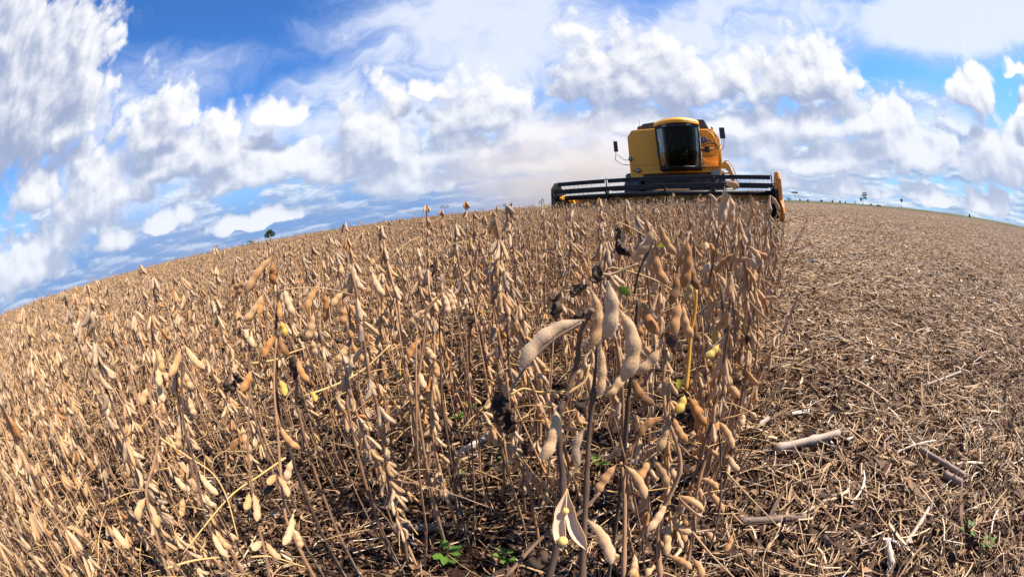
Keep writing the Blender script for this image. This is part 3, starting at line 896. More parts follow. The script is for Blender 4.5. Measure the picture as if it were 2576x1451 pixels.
  pods=[(zF, 265, 85, 305, 235, .58, .0115, .04, .3, 3), (zF, 415, 95, 345, 260, .58, .0125, .04, .35, 2), (zF, 440, 70, 560, 210, .58, .0125, -.05, .35, 3), (zF, 440, 230, 490, 340, .58, .012, -.05, .4, 2), (zF, 280, 205, 290, 315, .57, .0125, .0, .35, 2), (zF, 280, 315, 315, 410, .58, .0125, .0, .3, 2), (zF, 215, 325, 180, 435, .58, .0125, .0, .25, 2), (zF, 465, 375, 505, 495, .58, .0115, -.04, .3, 3), (zF, 405, 545, 400, 690, .59, .011, .0, .3, 3), (zF, 205, 980, 160, 1115, .59, .0135, -.05, .35, 2), (zF, 225, 1005, 280, 1160, .59, .0115, .04, .4, 2), (zF, 5, 1140, 110, 1280, .57, .0135, -.04, .35, 2), (zF, 525, 825, 640, 960, .6, .0125, -.05, .35, 3), (zF, 555, 955, 630, 1030, .61, .0115, -.08, .2, 2), (zF, 320, 230, 345, 290, .58, .012, .0, .3, 1), (zF, 430, 980, 420, 1090, .62, .011, .0, .35, 3), (zF, 375, 850, 450, 940, .62, .012, .0, .3, 2)],
  petioles=[(zF, [(290, 620), (450, 730), (600, 830), (690, 980), (760, 1230)], .6, .0013, .6), (zF, [(320, 1400), (500, 1350), (710, 1325)], .61, .0014, .7)], dead=[]),
 dict(label='soybean plant left of the middle with fuzzy light pods spaced down one stem', d=.6,
  stems=[(zF, [(835, 225, .59), (820, 500, .59), (815, 690, .59), (840, 930, .59), (870, 1120, .6), (915, 1290, .6), (945, 1451, .61)], .0013, .0024, 1),
         (zF, [(985, 30, .6), (970, 300, .6), (990, 560, .6), (1005, 780, .61), (1040, 1100, .62)], .0016, .0024, 1)],
  pods=[(zF, 835, 225, 775, 350, .58, .0125, .02, .5, 2), (zF, 620, 1165, 715, 1285, .6, .012, -.05, .3, 3), (zF, 605, 1185, 690, 1330, .6, .0125, -.04, .3, 3), (zF, 780, 545, 835, 715, .59, .0125, -.04, .3, 3), (zF, 770, 620, 715, 700, .6, .011, -.04, .75, 1), (zF, 845, 945, 865, 1120, .59, .0125, .04, .2, 3), (zF, 920, 1240, 1010, 1345, .6, .0125, -.04, .3, 3), (zF, 900, 1235, 840, 1290, .6, .012, .0, .35, 1), (zF, 1080, 1075, 1020, 1260, .6, .0125, .05, .25, 3), (zF, 1085, 1160, 1130, 1280, .6, .0115, .04, .25, 3), (zF, 1075, 755, 1040, 880, .6, .0125, .0, .4, 2), (zF, 990, 850, 1055, 975, .6, .0115, .05, .4, 2), (zF, 1005, 545, 1130, 685, .6, .0125, -.08, .55, 3), (zF, 985, 840, 930, 900, .61, .012, .0, .35, 1)],
  yellow=[(zF, 820, 950, 795, 1050, .6, .0125)],
  petioles=[(zF, [(1040, 740), (880, 850), (700, 980), (430, 1310)], .61, .0013, .75), (zF, [(830, 1330), (960, 1330), (1156, 1390)], .6, .0013, .6), (zF, [(600, 800), (620, 740), (700, 690)], .6, .0009, .2)], dead=[(zF, 960, 890, .62, .035, (980, 1010))]),
]


def hair(mb, pod, n, length):
    v, f = pod
    c = v.reshape(-1, 10, 3) if len(v) % 10 == 0 else None
    ctr = v.mean(0)
    vs, fs = [], []
    for k in range(n):
        a = v[list(f[rng.integers(len(f))])]
        w = rng.random(4)
        p = (a * (w / w.sum())[:, None]).sum(0)
        nr = np.cross(a[1] - a[0], a[3] - a[0])
        l = np.linalg.norm(nr)
        if l < 1e-12:
            continue
        nr = nr / l
        d = nr + rng.normal(size=3) * 0.55
        d /= np.linalg.norm(d)
        s = np.cross(d, rng.normal(size=3))
        s *= 0.000045 / np.linalg.norm(s)
        i = len(vs)
        vs += [p - s, p + s, p + d * length * rng.uniform(.6, 1.3)]
        fs.append((i, i + 1, i + 2))
    mb.add(vs, fs, 0.5)


def view_side(P0, P1):
    mid = (P0 + P1) / 2 - EYE
    return np.array((P1 - P0).cross(mid))


def curve_pts(pts, n=5):
    """smooth polyline through points (Catmull-Rom)"""
    if len(pts) < 3:
        return pts
    P = [pts[0] * 2 - pts[1]] + list(pts) + [pts[-1] * 2 - pts[-2]]
    out = []
    for i in range(1, len(P) - 2):
        for k in range(n):
            t = k / n
            out.append(0.5 * ((2 * P[i]) + (P[i + 1] - P[i - 1]) * t + (2 * P[i - 1] - 5 * P[i] + 4 * P[i + 1] - P[i + 2]) * t * t + (3 * P[i] - P[i - 1] - 3 * P[i + 1] + P[i + 2]) * t ** 3))
    return out + [P[-2]]


def half_shell(P0, P1, width, depth, face):
    """one opened half of a pod: a boat-shaped shell, hollow side towards `face`"""
    d = P1 - P0
    L = d.length
    d = d.normalized()
    face = (face - d * face.dot(d)).normalized()
    s = d.cross(face)
    prof = [.10, .22, .50, .80, .92, .86, 1.0, 1.04, .95, .66, .12]
    vs = []
    nj = 9
    for i, q in enumerate(prof):
        t = i / (len(prof) - 1)
        for j in range(nj):
            a = math.pi * j / (nj - 1)
            vs.append(P0 + d * (L * t) + s * (math.cos(a) * q * width / 2) - face * (math.sin(a) ** 0.8 * q * depth) + s * (0.08 * L * math.sin(math.pi * t)))
    f = [(i * nj + j, i * nj + j + 1, (i + 1) * nj + j + 1, (i + 1) * nj + j) for i in range(len(prof) - 1) for j in range(nj - 1)]
    return [tuple(v) for v in vs], f


HERO_SPOTS = []


def build_hero(h):
    d0 = h['d']
    allstem = []
    for fn, pts, r0, r1, toground in h['stems']:
        P = [at(*fn(p[0], p[1]), p[2]) for p in pts]
        P = curve_pts(P)
        n = len(P)
        rad = [r0 + (r1 - r0) * i / (n - 1) for i in range(n)]
        if toground:
            last = P[-1]
            dirn = (P[-1] - P[-3]).normalized()
            hz = Vector((dirn.x, dirn.y, 0)) * 0.25
            z = last.z
            for t in (.3, .65, 1.0):
                P.append(Vector((last.x + hz.x * z * t * (1.2 - .6 * t), last.y + hz.y * z * t * (1.2 - .6 * t), z * (1 - t) - 0.004)))
                rad.append(r1 + .0006 * t)
        allstem.append((P, rad, toground))
    base = next(P for P, r, g in allstem if g)[-1]
    root = empty('soybean_plant', (base.x, base.y, 0))
    off = -Vector((base.x, base.y, 0))
    HERO_SPOTS.append((base.x, base.y))
    tag(root, h['label'], 'soybean plant', 'soybean plants close to the camera')
    for i, (P, rad, g) in enumerate(allstem):
        # node swellings
        rad = [r * (1.35 if k % 6 == 3 else 1.0) for k, r in enumerate(rad)]
        MB().tube([p + off for p in P], rad, 8, rng.uniform(.02, .5)).build('stem' if g else 'branch', M['stem'], root, smooth=True)
    o3 = np.array(off)

    def pod(fn, x0, y0, x1, y1, d, w, mat, tint, bend=0.05, ns=3, name='pod'):
        P0, P1 = at(*fn(x0, y0), d), at(*fn(x1, y1), d)
        wf = (.66 if d < .33 else 1.0) * (.80 if fn is zB else .9 if fn is zD else 1.0) * .97
        # keep the tips a little nearer or farther than the stalk so pods hang in depth
        P1 = EYE + (P1 - EYE) * (1 + rng.uniform(-.03, .02))
        sh = pod_shape(P0 + off, P1 + off, w * wf, bend=bend * 1.6, side=view_side(P0, P1), nseed=ns, rings=18, segs=12, flat=.62)
        mb = MB()
        mb.add(sh[0], sh[1], np.clip(tint * 1.0 + .15 - (.10 if d < .33 else 0) + rng.normal() * .05, 0, 1))
        o = mb.build(name, mat, root, smooth=True)
        if d < 0.47:
            hb = MB()
            hair(hb, sh, 1500 if d < .33 else 700, 0.0016)
            hb.build('fuzz', M['fuzz'], o)
        return o
    for (fn, x0, y0, x1, y1, d, w, bd, tint, ns) in h['pods']:
        pod(fn, x0, y0, x1, y1, d, w, M['pod'], tint, bd, ns)
    for (fn, x0, y0, x1, y1, d, w) in h.get('yellow', ()):
        pod(fn, x0, y0, x1, y1, d, w, M['yellowpod'], rng.uniform(.2, .8), .05, 2, 'unripe_pod')['label'] = 'yellow unripe pod'
    for (fn, pts, d, r, tint) in h.get('petioles', ()):
        P = curve_pts([at(*fn(*p), d) + off for p in pts])
        MB().tube(P, [r * (1.25 - .5 * i / len(P)) for i in range(len(P))], 6, tint).build('petiole', M['petiole'], root, smooth=True)
    for (fn, x0, y0, d, size, toward) in h.get('dead', ()):
        P0 = at(*fn(x0, y0), d)
        P1 = at(*fn(*toward), d)
        mb = MB()
        L = (P1 - P0).length
        crumple(mb, P0 + off, max(L * .95, size * .55), rng.uniform(.1, .6), 0, 7, 1.1, np.array(P1 - P0))
        mb.build('withered_leaf', M['dead'], root, smooth=True)
    for (fn, x0, y0, d, size, toward, tint) in h.get('leaves', ()):
        P0 = at(*fn(x0, y0), d)
        P1 = at(*fn(*toward), d)
        mb = MB()
        leaf_blade(mb, P0 + off, np.array(P1 - P0), (P1 - P0).length, tint, 0, np.array((EYE - P0).normalized()) + rng.normal(size=3) * .4)
        mb.build('green_leaf', M['green'], root, smooth=True)['label'] = 'leaf still yellow green'
    if 'orange' in h:
        fn, pts, d, r = h['orange']
        P = curve_pts([at(*fn(*p), d) + off for p in pts])
        MB().tube(P, [r * (.9 + .3 * i / len(P)) for i in range(len(P))], 8, .5).build('branch', M['orange'], root, smooth=True)['label'] = 'bright orange stem'
    if 'openpod' in h:
        fn, a, b1, b2, d = h['openpod']
        A, B1, B2 = at(*fn(*a), d), at(*fn(*b1), d * .985), at(*fn(*b2), d * .985)
        face = (EYE - A).normalized()
        for k, (B, tw) in enumerate(((B1, .25), (B2, -.05))):
            f2 = face + CAMROT @ Vector((tw, 0, 0))
            v, f = half_shell(A + off, B + off, .0092, .0055, f2)
            mb = MB().add(v, f, .5)
            o = fix(mb.build('open_pod', [M['pod'], M['podin']], root, smooth=True))
            o['label'] = 'split pod half, pale inside'
            sol = o.modifiers.new('thickness', 'SOLIDIFY')
            sol.thickness, sol.offset, sol.material_offset = .0006, -1, 1
            if k == 0:
                for q, rr in ((.84, .0038), (.36, .0026)):
                    c = A.lerp(B, q) + face * .0005 + off
                    sb = MB().lathe([(-rr, .0001), (-rr * .8, rr * .62), (-rr * .3, rr * .95), (rr * .3, rr * .95), (rr * .8, rr * .62), (rr, .0001)], (B - A), c, 16)
                    sb.build('seed', M['seed'], o, smooth=True)
    if 'cracked' in h:
        fn, x0, y0, x1, y1, d, w = h['cracked']
        A, B = at(*fn(x0, y0), d), at(*fn(x1, y1), d)
        face = (EYE - A).normalized()
        for k in (1, -1):
            v, f = half_shell(A + off, B + off + CAMROT @ Vector((0, .004 * k, 0)), w * .6, .005, face * -.3 + CAMROT @ Vector((0, -.9 * k, 0)))
            o = fix(MB().add(v, f, .45).build('open_pod', [M['pod'], M['podin']], root, smooth=True))
            sol = o.modifiers.new('thickness', 'SOLIDIFY')
            sol.thickness, sol.offset, sol.material_offset = .0006, -1, 1
    return root


for h in HEROES:
    build_hero(h)


# ------------------------------------------------------------------ combine's place (the crop ends at its cutter)
CMB_ROT = R(10.9)
CMB_POS = Vector((-3.5, 11.62, 0))
CLX = Vector((math.cos(CMB_ROT), math.sin(CMB_ROT), 0))
CLY = Vector((-math.sin(CMB_ROT), math.cos(CMB_ROT), 0))


def is_cut(x, y):
    """swath already harvested behind the header"""
    dx, dy = x - CMB_POS.x, y - CMB_POS.y
    a, b = dx * CLX.x + dy * CLX.y, dx * CLY.x + dy * CLY.y
    return (b > -0.25) & (a > -3.75) | (x > 0.0 - 0.037 * y)


def in_view(x, y, margin=8):
    az = np.degrees(np.arctan2(x, y))
    return (az > -131 - margin) & (az < 52 + margin)


def crop_points(r0, r1, dx, dy, jit):
    xs = np.arange(-0.08, -r1, -dx)
    ys = np.arange(-r1, r1, dy)
    gx, gy = np.meshgrid(xs, ys)
    gx = gx.ravel() + rng.normal(size=gx.size) * jit * dx
    gy = gy.ravel() + rng.uniform(-.5, .5, gy.size) * dy
    r = np.hypot(gx, gy)
    ok = (r >= r0) & (r < r1) & in_view(gx, gy) & ~is_cut(gx, gy)
    return gx[ok], gy[ok]


def instancer(name, mat, layers, kind='stuff'):
    """one object: geometry-node copies of small meshes. layers = [(meshes, pos, rot, scale, index)]"""
    npts = sum(len(l[1]) for l in layers)
    me = bpy.data.meshes.new(name)
    me.vertices.add(npts)
    me.vertices.foreach_set('co', np.concatenate([l[1] for l in layers]).astype(np.float32).ravel())
    for nm, ty, dat in (('rot', 'FLOAT_VECTOR', np.concatenate([l[2] for l in layers]).astype(np.float32).ravel()),
                        ('scl', 'FLOAT', np.concatenate([l[3] for l in layers]).astype(np.float32)),
                        ('pick', 'INT', np.concatenate([l[4] for l in layers]).astype(np.int32)),
                        ('lod', 'INT', np.concatenate([np.full(len(l[1]), i) for i, l in enumerate(layers)]).astype(np.int32))):
        a = me.attributes.new(nm, ty, 'POINT')
        a.data.foreach_set('vector' if ty == 'FLOAT_VECTOR' else 'value', dat)
    ob = bpy.data.objects.new(name, me)
    COL.objects.link(ob)
    for m in mat:
        me.materials.append(m)
    ng = bpy.data.node_groups.new(name, 'GeometryNodeTree')
    ng.interface.new_socket("Geometry", in_out='INPUT', socket_type='NodeSocketGeometry')
    ng.interface.new_socket("Geometry", in_out='OUTPUT', socket_type='NodeSocketGeometry')
    N, Lk = ng.nodes.new, ng.links.new
    gi, go = N('NodeGroupInput'), N('NodeGroupOutput')

    def named(nm, ty):
        n = N('GeometryNodeInputNamedAttribute')
        n.data_type = ty
        n.inputs['Name'].default_value = nm
        return n.outputs['Attribute']
    er = N('FunctionNodeEulerToRotation')
    Lk(named('rot', 'FLOAT_VECTOR'), er.inputs[0])
    sc, pk, ld = named('scl', 'FLOAT'), named('pick', 'INT'), named('lod', 'INT')
    jo = N('GeometryNodeJoinGeometry')
    for i, l in enumerate(layers):
        jn = N('GeometryNodeJoinGeometry')
        for m in l[0]:
            src = bpy.data.objects.new('source', m)      # never linked to the scene
            oi = N('GeometryNodeObjectInfo')
            oi.inputs['Object'].default_value = src
            g2 = N('GeometryNodeGeometryToInstance')
            Lk(oi.outputs['Geometry'], g2.inputs[0])
            Lk(g2.outputs[0], jn.inputs[0])
        cp = N('FunctionNodeCompare')
        cp.data_type, cp.operation = 'INT', 'EQUAL'
        ins = [s for s in cp.inputs if s.type == 'INT']
        Lk(ld, ins[0])
        ins[1].default_value = i
        ip = N('GeometryNodeInstanceOnPoints')
        Lk(gi.outputs[0], ip.inputs['Points'])
        Lk(cp.outputs[0], ip.inputs['Selection'])
        Lk(jn.outputs[0], ip.inputs['Instance'])
        ip.inputs['Pick Instance'].default_value = True
        Lk(pk, ip.inputs['Instance Index'])
        Lk(er.outputs[0], ip.inputs['Rotation'])
        Lk(sc, ip.inputs['Scale'])
        Lk(ip.outputs[0], jo.inputs[0])
    Lk(jo.outputs[0], go.inputs[0])
    md = ob.modifiers.new('copies', 'NODES')
    md.node_group = ng
    return tag(ob, kind=kind)


# ------------------------------------------------------------------ the 300 nearest plants as things of their own
def rand_rot(n, tilt):
    r = rng.normal(size=(n, 3)) * tilt
    r[:, 2] = rng.uniform(0, 6.28, n)
    return r


NEAR_R = 3.6
px, py = crop_points(0.30, NEAR_R, 0.40, 0.050, 0.17)
r = np.hypot(px, py)
hs = np.array(HERO_SPOTS)
keep = np.ones(len(px), bool)
azd = np.degrees(np.arctan2(px, py))
# the bare gap around the lens between the edge row and the second row, and the thin patch low in the middle
keep &= ~((r < 0.50) & (azd > -100))
keep &= ~((np.abs(px) < 0.3) & (py < 0.75))
keep &= ~((azd > -75) & (azd < -18) & (r < 0.9) & (rng.random(len(px)) < 0.0))
keep &= ~((px > -0.06) & (r < 1.3))
keep &= ~((azd < -90) & (r < 0.8) & (rng.random(len(px)) < 0.35))
keep &= (r > 0.5)
for hx, hy in hs:
    keep &= np.hypot(px - hx, py - hy) > 0.03
edge = [ground_at(u, v) for u, v in ((1650, 1445), (1600, 1420), (1620, 1250), (1560, 1250), (1660, 1330), (1480, 1330), (1320, 1300), (1150, 1340), (1010, 1250))]
edge += [Vector((rng.uniform(-.16, -.04), yy, 0)) for yy in np.concatenate([np.linspace(.62, 1.0, 6), np.linspace(1.05, 3.2, 28)])]
px = np.concatenate([[p.x for p in edge], px[keep]])
py = np.concatenate([[p.y for p in edge], py[keep]])
r = np.hypot(px, py)
seen = in_view(px, py, 0)
order = np.argsort(np.where(seen, r, 1e3))
thing_ids = order[:300 - len(HEROES)]
rest_near = order[300 - len(HEROES):]
PART_N = 70
sk_near = [plant_skeleton(rng.uniform(.60, .70), .06, int(rng.integers(0, 3))) for _ in range(8)]
parts_near = [plant_parts(s) for s in sk_near]
mesh_mid = [plant_mesh('soybean_plant', plant_skeleton(rng.uniform(.57, .68), .06, int(rng.integers(0, 3))), 9, 6, 4) for _ in range(14)]
SIDE = ['left foreground', 'middle foreground', 'cut edge']
for n, i in enumerate(thing_ids):
    x, y = float(px[i]), float(py[i])
    rot = Euler((rng.normal() * .07, rng.normal() * .07, rng.uniform(0, 6.28)))
    sc = rng.uniform(.84, 1.0) * (rng.uniform(1.02, 1.11) if r[i] > 1.5 and px[i] < -.75 * py[i] and rng.random() < .16 else 1)
    if n < PART_N:
        parts = parts_near[n % len(parts_near)]
        root = empty('soybean_plant', (x, y, -0.005))
        root.rotation_euler, root.scale = rot, (sc,) * 3
        for nm, me, _ in parts:
            c = bpy.data.objects.new(nm, me)
            COL.objects.link(c)
            c.parent = root
        a = math.degrees(math.atan2(x, y))
        where = SIDE[0] if a < -75 else SIDE[1] if a < -22 else SIDE[2]
        tag(root, 'dry brown soybean plant with hanging tan pods, in the near crop of the ' + where, 'soybean plant', 'near soybean plants of the ' + where)
    else:
        o = bpy.data.objects.new('soybean_plant', mesh_mid[n % len(mesh_mid)])
        COL.objects.link(o)
        o.location, o.rotation_euler, o.scale = (x, y, -0.005), rot, (sc,) * 3
        tag(o, 'dry soybean plant in the crop a few steps behind the nearest plants', 'soybean plant', 'soybean plants a few steps into the crop')

# ------------------------------------------------------------------ the rest of the crop: one mass nobody could count
def merged_clump(n, size, rings, segs, hmin, hmax, npod, fat):
    """a few low-detail plants in one small mesh for the distance"""
    mb = MB()
    for _ in range(n):
        x, y = rng.uniform(-size, size, 2)
        h = rng.uniform(hmin, hmax) * (1.22 if rng.random() < .06 else 1)
        lean = rng.normal(size=2) * .07
        top = np.array([x + lean[0] * h, y + lean[1] * h, h])
        b = np.array([x, y, 0.0])
        mb.tube([b, (b + top) / 2 + rng.normal(size=3) * .01, top], [.0036 * fat, .003 * fat, .0014 * fat], 3, rng.uniform(.2, .7), 0, cap=False)
        tc = rng.uniform(.1, .6)
        for k in range(npod):
            t = rng.uniform(.2, 1.0) ** .8
            p = b + (top - b) * t + rng.normal(size=3) * .012
            if rng.random() < .4:
                a = rng.uniform(0, 6.28)
                p = p + np.array([math.cos(a), math.sin(a), 0]) * rng.uniform(.02, .08)
            d = np.array([*rng.normal(size=2) * .45, -1.0])
            d /= np.linalg.norm(d)
            L = rng.uniform(.036, .052) * fat ** .5
            add_pod(mb, p, p + d * L, .0112 * fat, np.clip(tc + rng.normal() * .18, 0, 1), 1, bend=rng.uniform(-.2, .2), rings=rings, segs=segs, nseed=2)
        for _k in range(2):
            t = rng.uniform(.3, 1)
            p = b + (top - b) * t
            d = np.array([*rng.normal(size=2), rng.uniform(0, .8)])
            mb.tube([p, p + d / np.linalg.norm(d) * rng.uniform(.06, .16)], .0009 * fat, 3, rng.uniform(.2, .9), 2, cap=False)
        if rng.random() < .10:
            crumple(mb, top * .9 + b * .1, rng.uniform(.03, .06), rng.uniform(0, 1), 3, 2)
        if rng.random() < .10:
            leaf_blade(mb, top, rng.normal(size=3) + (0, 0, .3), rng.uniform(.03, .05), rng.uniform(.45, 1), 4)
    return mb.mesh('crop_clump', PLANT_MATS)


lod0 = [plant_mesh('crop_plant', plant_skeleton(rng.uniform(.57, .68), .06, int(rng.integers(0, 3))), 7, 5, 3) for _ in range(12)]
lod1 = [merged_clump(9, .22, 6, 4, .45, .60, 20, 1.0) for _ in range(10)]
lod2 = [merged_clump(36, 1.0, 6, 3, .50, .64, 14, 1.5) for _ in range(6)]


def layer(meshes, x, y, smin, smax, tilt):
    n = len(x)
    return (meshes, np.stack([x, y, np.full(n, -.004)], -1), rand_rot(n, tilt), rng.uniform(smin, smax, n), rng.integers(0, len(meshes), n))


x0, y0 = crop_points(NEAR_R, 8.5, 0.40, 0.062, 0.17)
x0, y0 = np.concatenate([x0, px[rest_near]]), np.concatenate([y0, py[rest_near]])
x1, y1 = crop_points(8.5, 34, 0.42, 0.40, 0.2)
x2, y2 = crop_points(34, 150, 1.5, 1.5, 0.3)
crop = instancer('soybean_crop', PLANT_MATS, [layer(lod0, x0, y0, .80, 1.05, .07), layer(lod1, x1, y1, .9, 1.08, .05), layer(lod2, x2, y2, .9, 1.1, .02)])
tag(crop, 'dense dry soybean crop running to the horizon', 'soybean crop')
print('crop', len(px), len(x0), len(x1), len(x2))

# ------------------------------------------------------------------ straw and chaff on the ground
def straw_tile(size, ns, nc, stubs, thick=1.0, lmax=.16, bright=0.0):
    mb = MB()
    for _ in range(ns):
        p = np.array([rng.uniform(-size, size), rng.uniform(-size, size), rng.uniform(.001, .034)])
        if rng.random() < .5:              # gathered in wisps
            p[:2] = np.round(p[:2] / (size * .5)) * size * .5 + rng.normal(size=2) * size * .16
        a = rng.uniform(0, 6.28)
        L = min(lmax, .025 + rng.exponential(.045))
        pitch = rng.normal() * .22
        d = np.array([math.cos(a), math.sin(a), pitch])
        n = np.array([-math.sin(a), math.cos(a), 0])
        bow = rng.normal() * .12 * L
        pts = [p + d * L * t + n * bow * 4 * t * (1 - t) + np.array([0, 0, .3 * abs(bow) * 4 * t * (1 - t)]) for t in (-.5, -.15, .2, .5)]
        pts = [np.array([q[0], q[1], max(.0008, q[2])]) for q in pts]
        mb.tube(pts, thick * (.00045 + rng.exponential(.0005)), 3, np.clip(rng.normal(.58 + bright, .25), 0, 1), cap=False)
    for _ in range(nc):
        p = np.array([rng.uniform(-size, size), rng.uniform(-size, size), rng.uniform(.002, .022)])
        s = rng.uniform(.006, .022) * thick
        q = rng.normal(size=(4, 3)) * s * .5 * (1, 1, .6)
        q = p + q
        q[:, 2] = np.maximum(q[:, 2], .001)
        mb.add(q, [(0, 1, 2), (0, 2, 3)], np.clip(rng.normal(.26 + bright, .2), 0, 1))
    for _ in range(int(ns * .05)):         # flat strips of husk and leaf
        p = np.array([rng.uniform(-size, size), rng.uniform(-size, size), rng.uniform(.006, .03)])
        a, L, w = rng.uniform(0, 6.28), rng.uniform(.04, .14) * thick ** .5, rng.uniform(.0012, .0035) * min(thick, 1.7)
        d, n = np.array([math.cos(a), math.sin(a), rng.normal() * .15]), np.array([-math.sin(a), math.cos(a), rng.normal() * .5])
        b_ = rng.normal() * .15 * L
        vs = []
        for k in range(5):
            t = k / 4 - .5
            c = p + d * L * t + n * (1, 1, 0) * b_ * (1 - 4 * t * t) + (0, 0, .25 * abs(b_) * (1 - 4 * t * t))
            for sg in (-1, 1):
                q = c + n * w * sg * (1 - 1.2 * t * t)
                vs.append((q[0], q[1], max(q[2], .001)))
        mb.add(vs, [(2 * k, 2 * k + 1, 2 * k + 3, 2 * k + 2) for k in range(4)], np.clip(rng.normal(.52 + bright, .25), 0, 1))
    for _ in range(stubs):
        p = np.array([rng.uniform(-size, size), rng.uniform(-size, size), 0])
        d = rng.normal(size=3) * (.25, .25, 0) + (0, 0, 1)
        mb.tube([p, p + d * rng.uniform(.03, .075)], .0018 * thick, 4, rng.uniform(.2, .6))
    return mb.mesh('straw_patch', M['straw'])


t0 = [straw_tile(.30, 360 + 40 * k, 800, 5, 1.45, .22, -.02) for k in range(6)]
ts = [straw_tile(.30, 190, 1000, 1, 1.0, .16, -.08) for _ in range(5)]
t1 = [straw_tile(.7, 900, 800, 10, 2.0, .26, .10) for _ in range(5)]
t2 = [straw_tile(1.25, 900, 500, 8, 2.8, .34, .17) for _ in range(5)]


def open_ground(r0, r1, step):
    g = np.arange(-r1, r1, step)
    gx, gy = np.meshgrid(g, g)
    gx, gy = gx.ravel() + rng.normal(size=gx.size) * step * .3, gy.ravel() + rng.normal(size=gy.size) * step * .3
    rr = np.hypot(gx, gy)
    return gx, gy, (rr >= r0) & (rr < r1) & in_view(gx, gy, 14)


def tracks(x, y):
    """darker lanes along the driving direction where less straw lies, and bare patches"""
    w = (x + .6 * np.sin(y * .06)) % 8.4
    lane = ((w > 1.6) & (w < 3.2)) | ((w > 5.2) & (w < 6.4))
    patch = np.sin(x * 1.9 + 1.3 * np.sin(y * .8)) * np.sin(y * 1.1 + 1.7 * np.sin(x * 1.3)) > .55
    return (lane & (rng.random(len(x)) < .5)) | (patch & (rng.random(len(x)) < .35))


gx, gy, ok = open_ground(0, 3.2, .30)
ok &= (gx > -3.0)
ok2 = ok & (gx > .05) & ~((np.sin(gx * 3.1 + np.sin(gy * 2.3)) * np.sin(gy * 2.7 + 1) > .45) & (rng.random(len(gx)) < .75))
xa, ya = gx[ok2], gy[ok2]
xs_, ys_ = gx[ok & (gx <= .15)], gy[ok & (gx <= .15)]
gx, gy, ok = open_ground(3.0, 12, .62)
ok &= is_cut(gx, gy) & ~tracks(gx, gy)
xb, yb = gx[ok], gy[ok]
gx, gy, ok = open_ground(11.5, 112, 1.3)
ok &= is_cut(gx, gy) & ~tracks(gx, gy)
xc, yc = gx[ok], gy[ok]


def flat_layer(meshes, x, y):
    n = len(x)
    rr = np.zeros((n, 3))
    rr[:, 2] = rng.uniform(0, 6.28, n)
    return (meshes, np.stack([x, y, np.full(n, .002)], -1), rr, rng.uniform(.9, 1.1, n), rng.integers(0, len(meshes), n))


litter = instancer('straw_litter', [M['straw']], [flat_layer(t0, xa, ya), flat_layer(ts, xs_, ys_), flat_layer(t1, xb, yb), flat_layer(t2, xc, yc)])
tag(litter, 'chopped straw and chaff lying over the harvested ground', 'straw')
print('straw', len(xa), len(xb), len(xc))


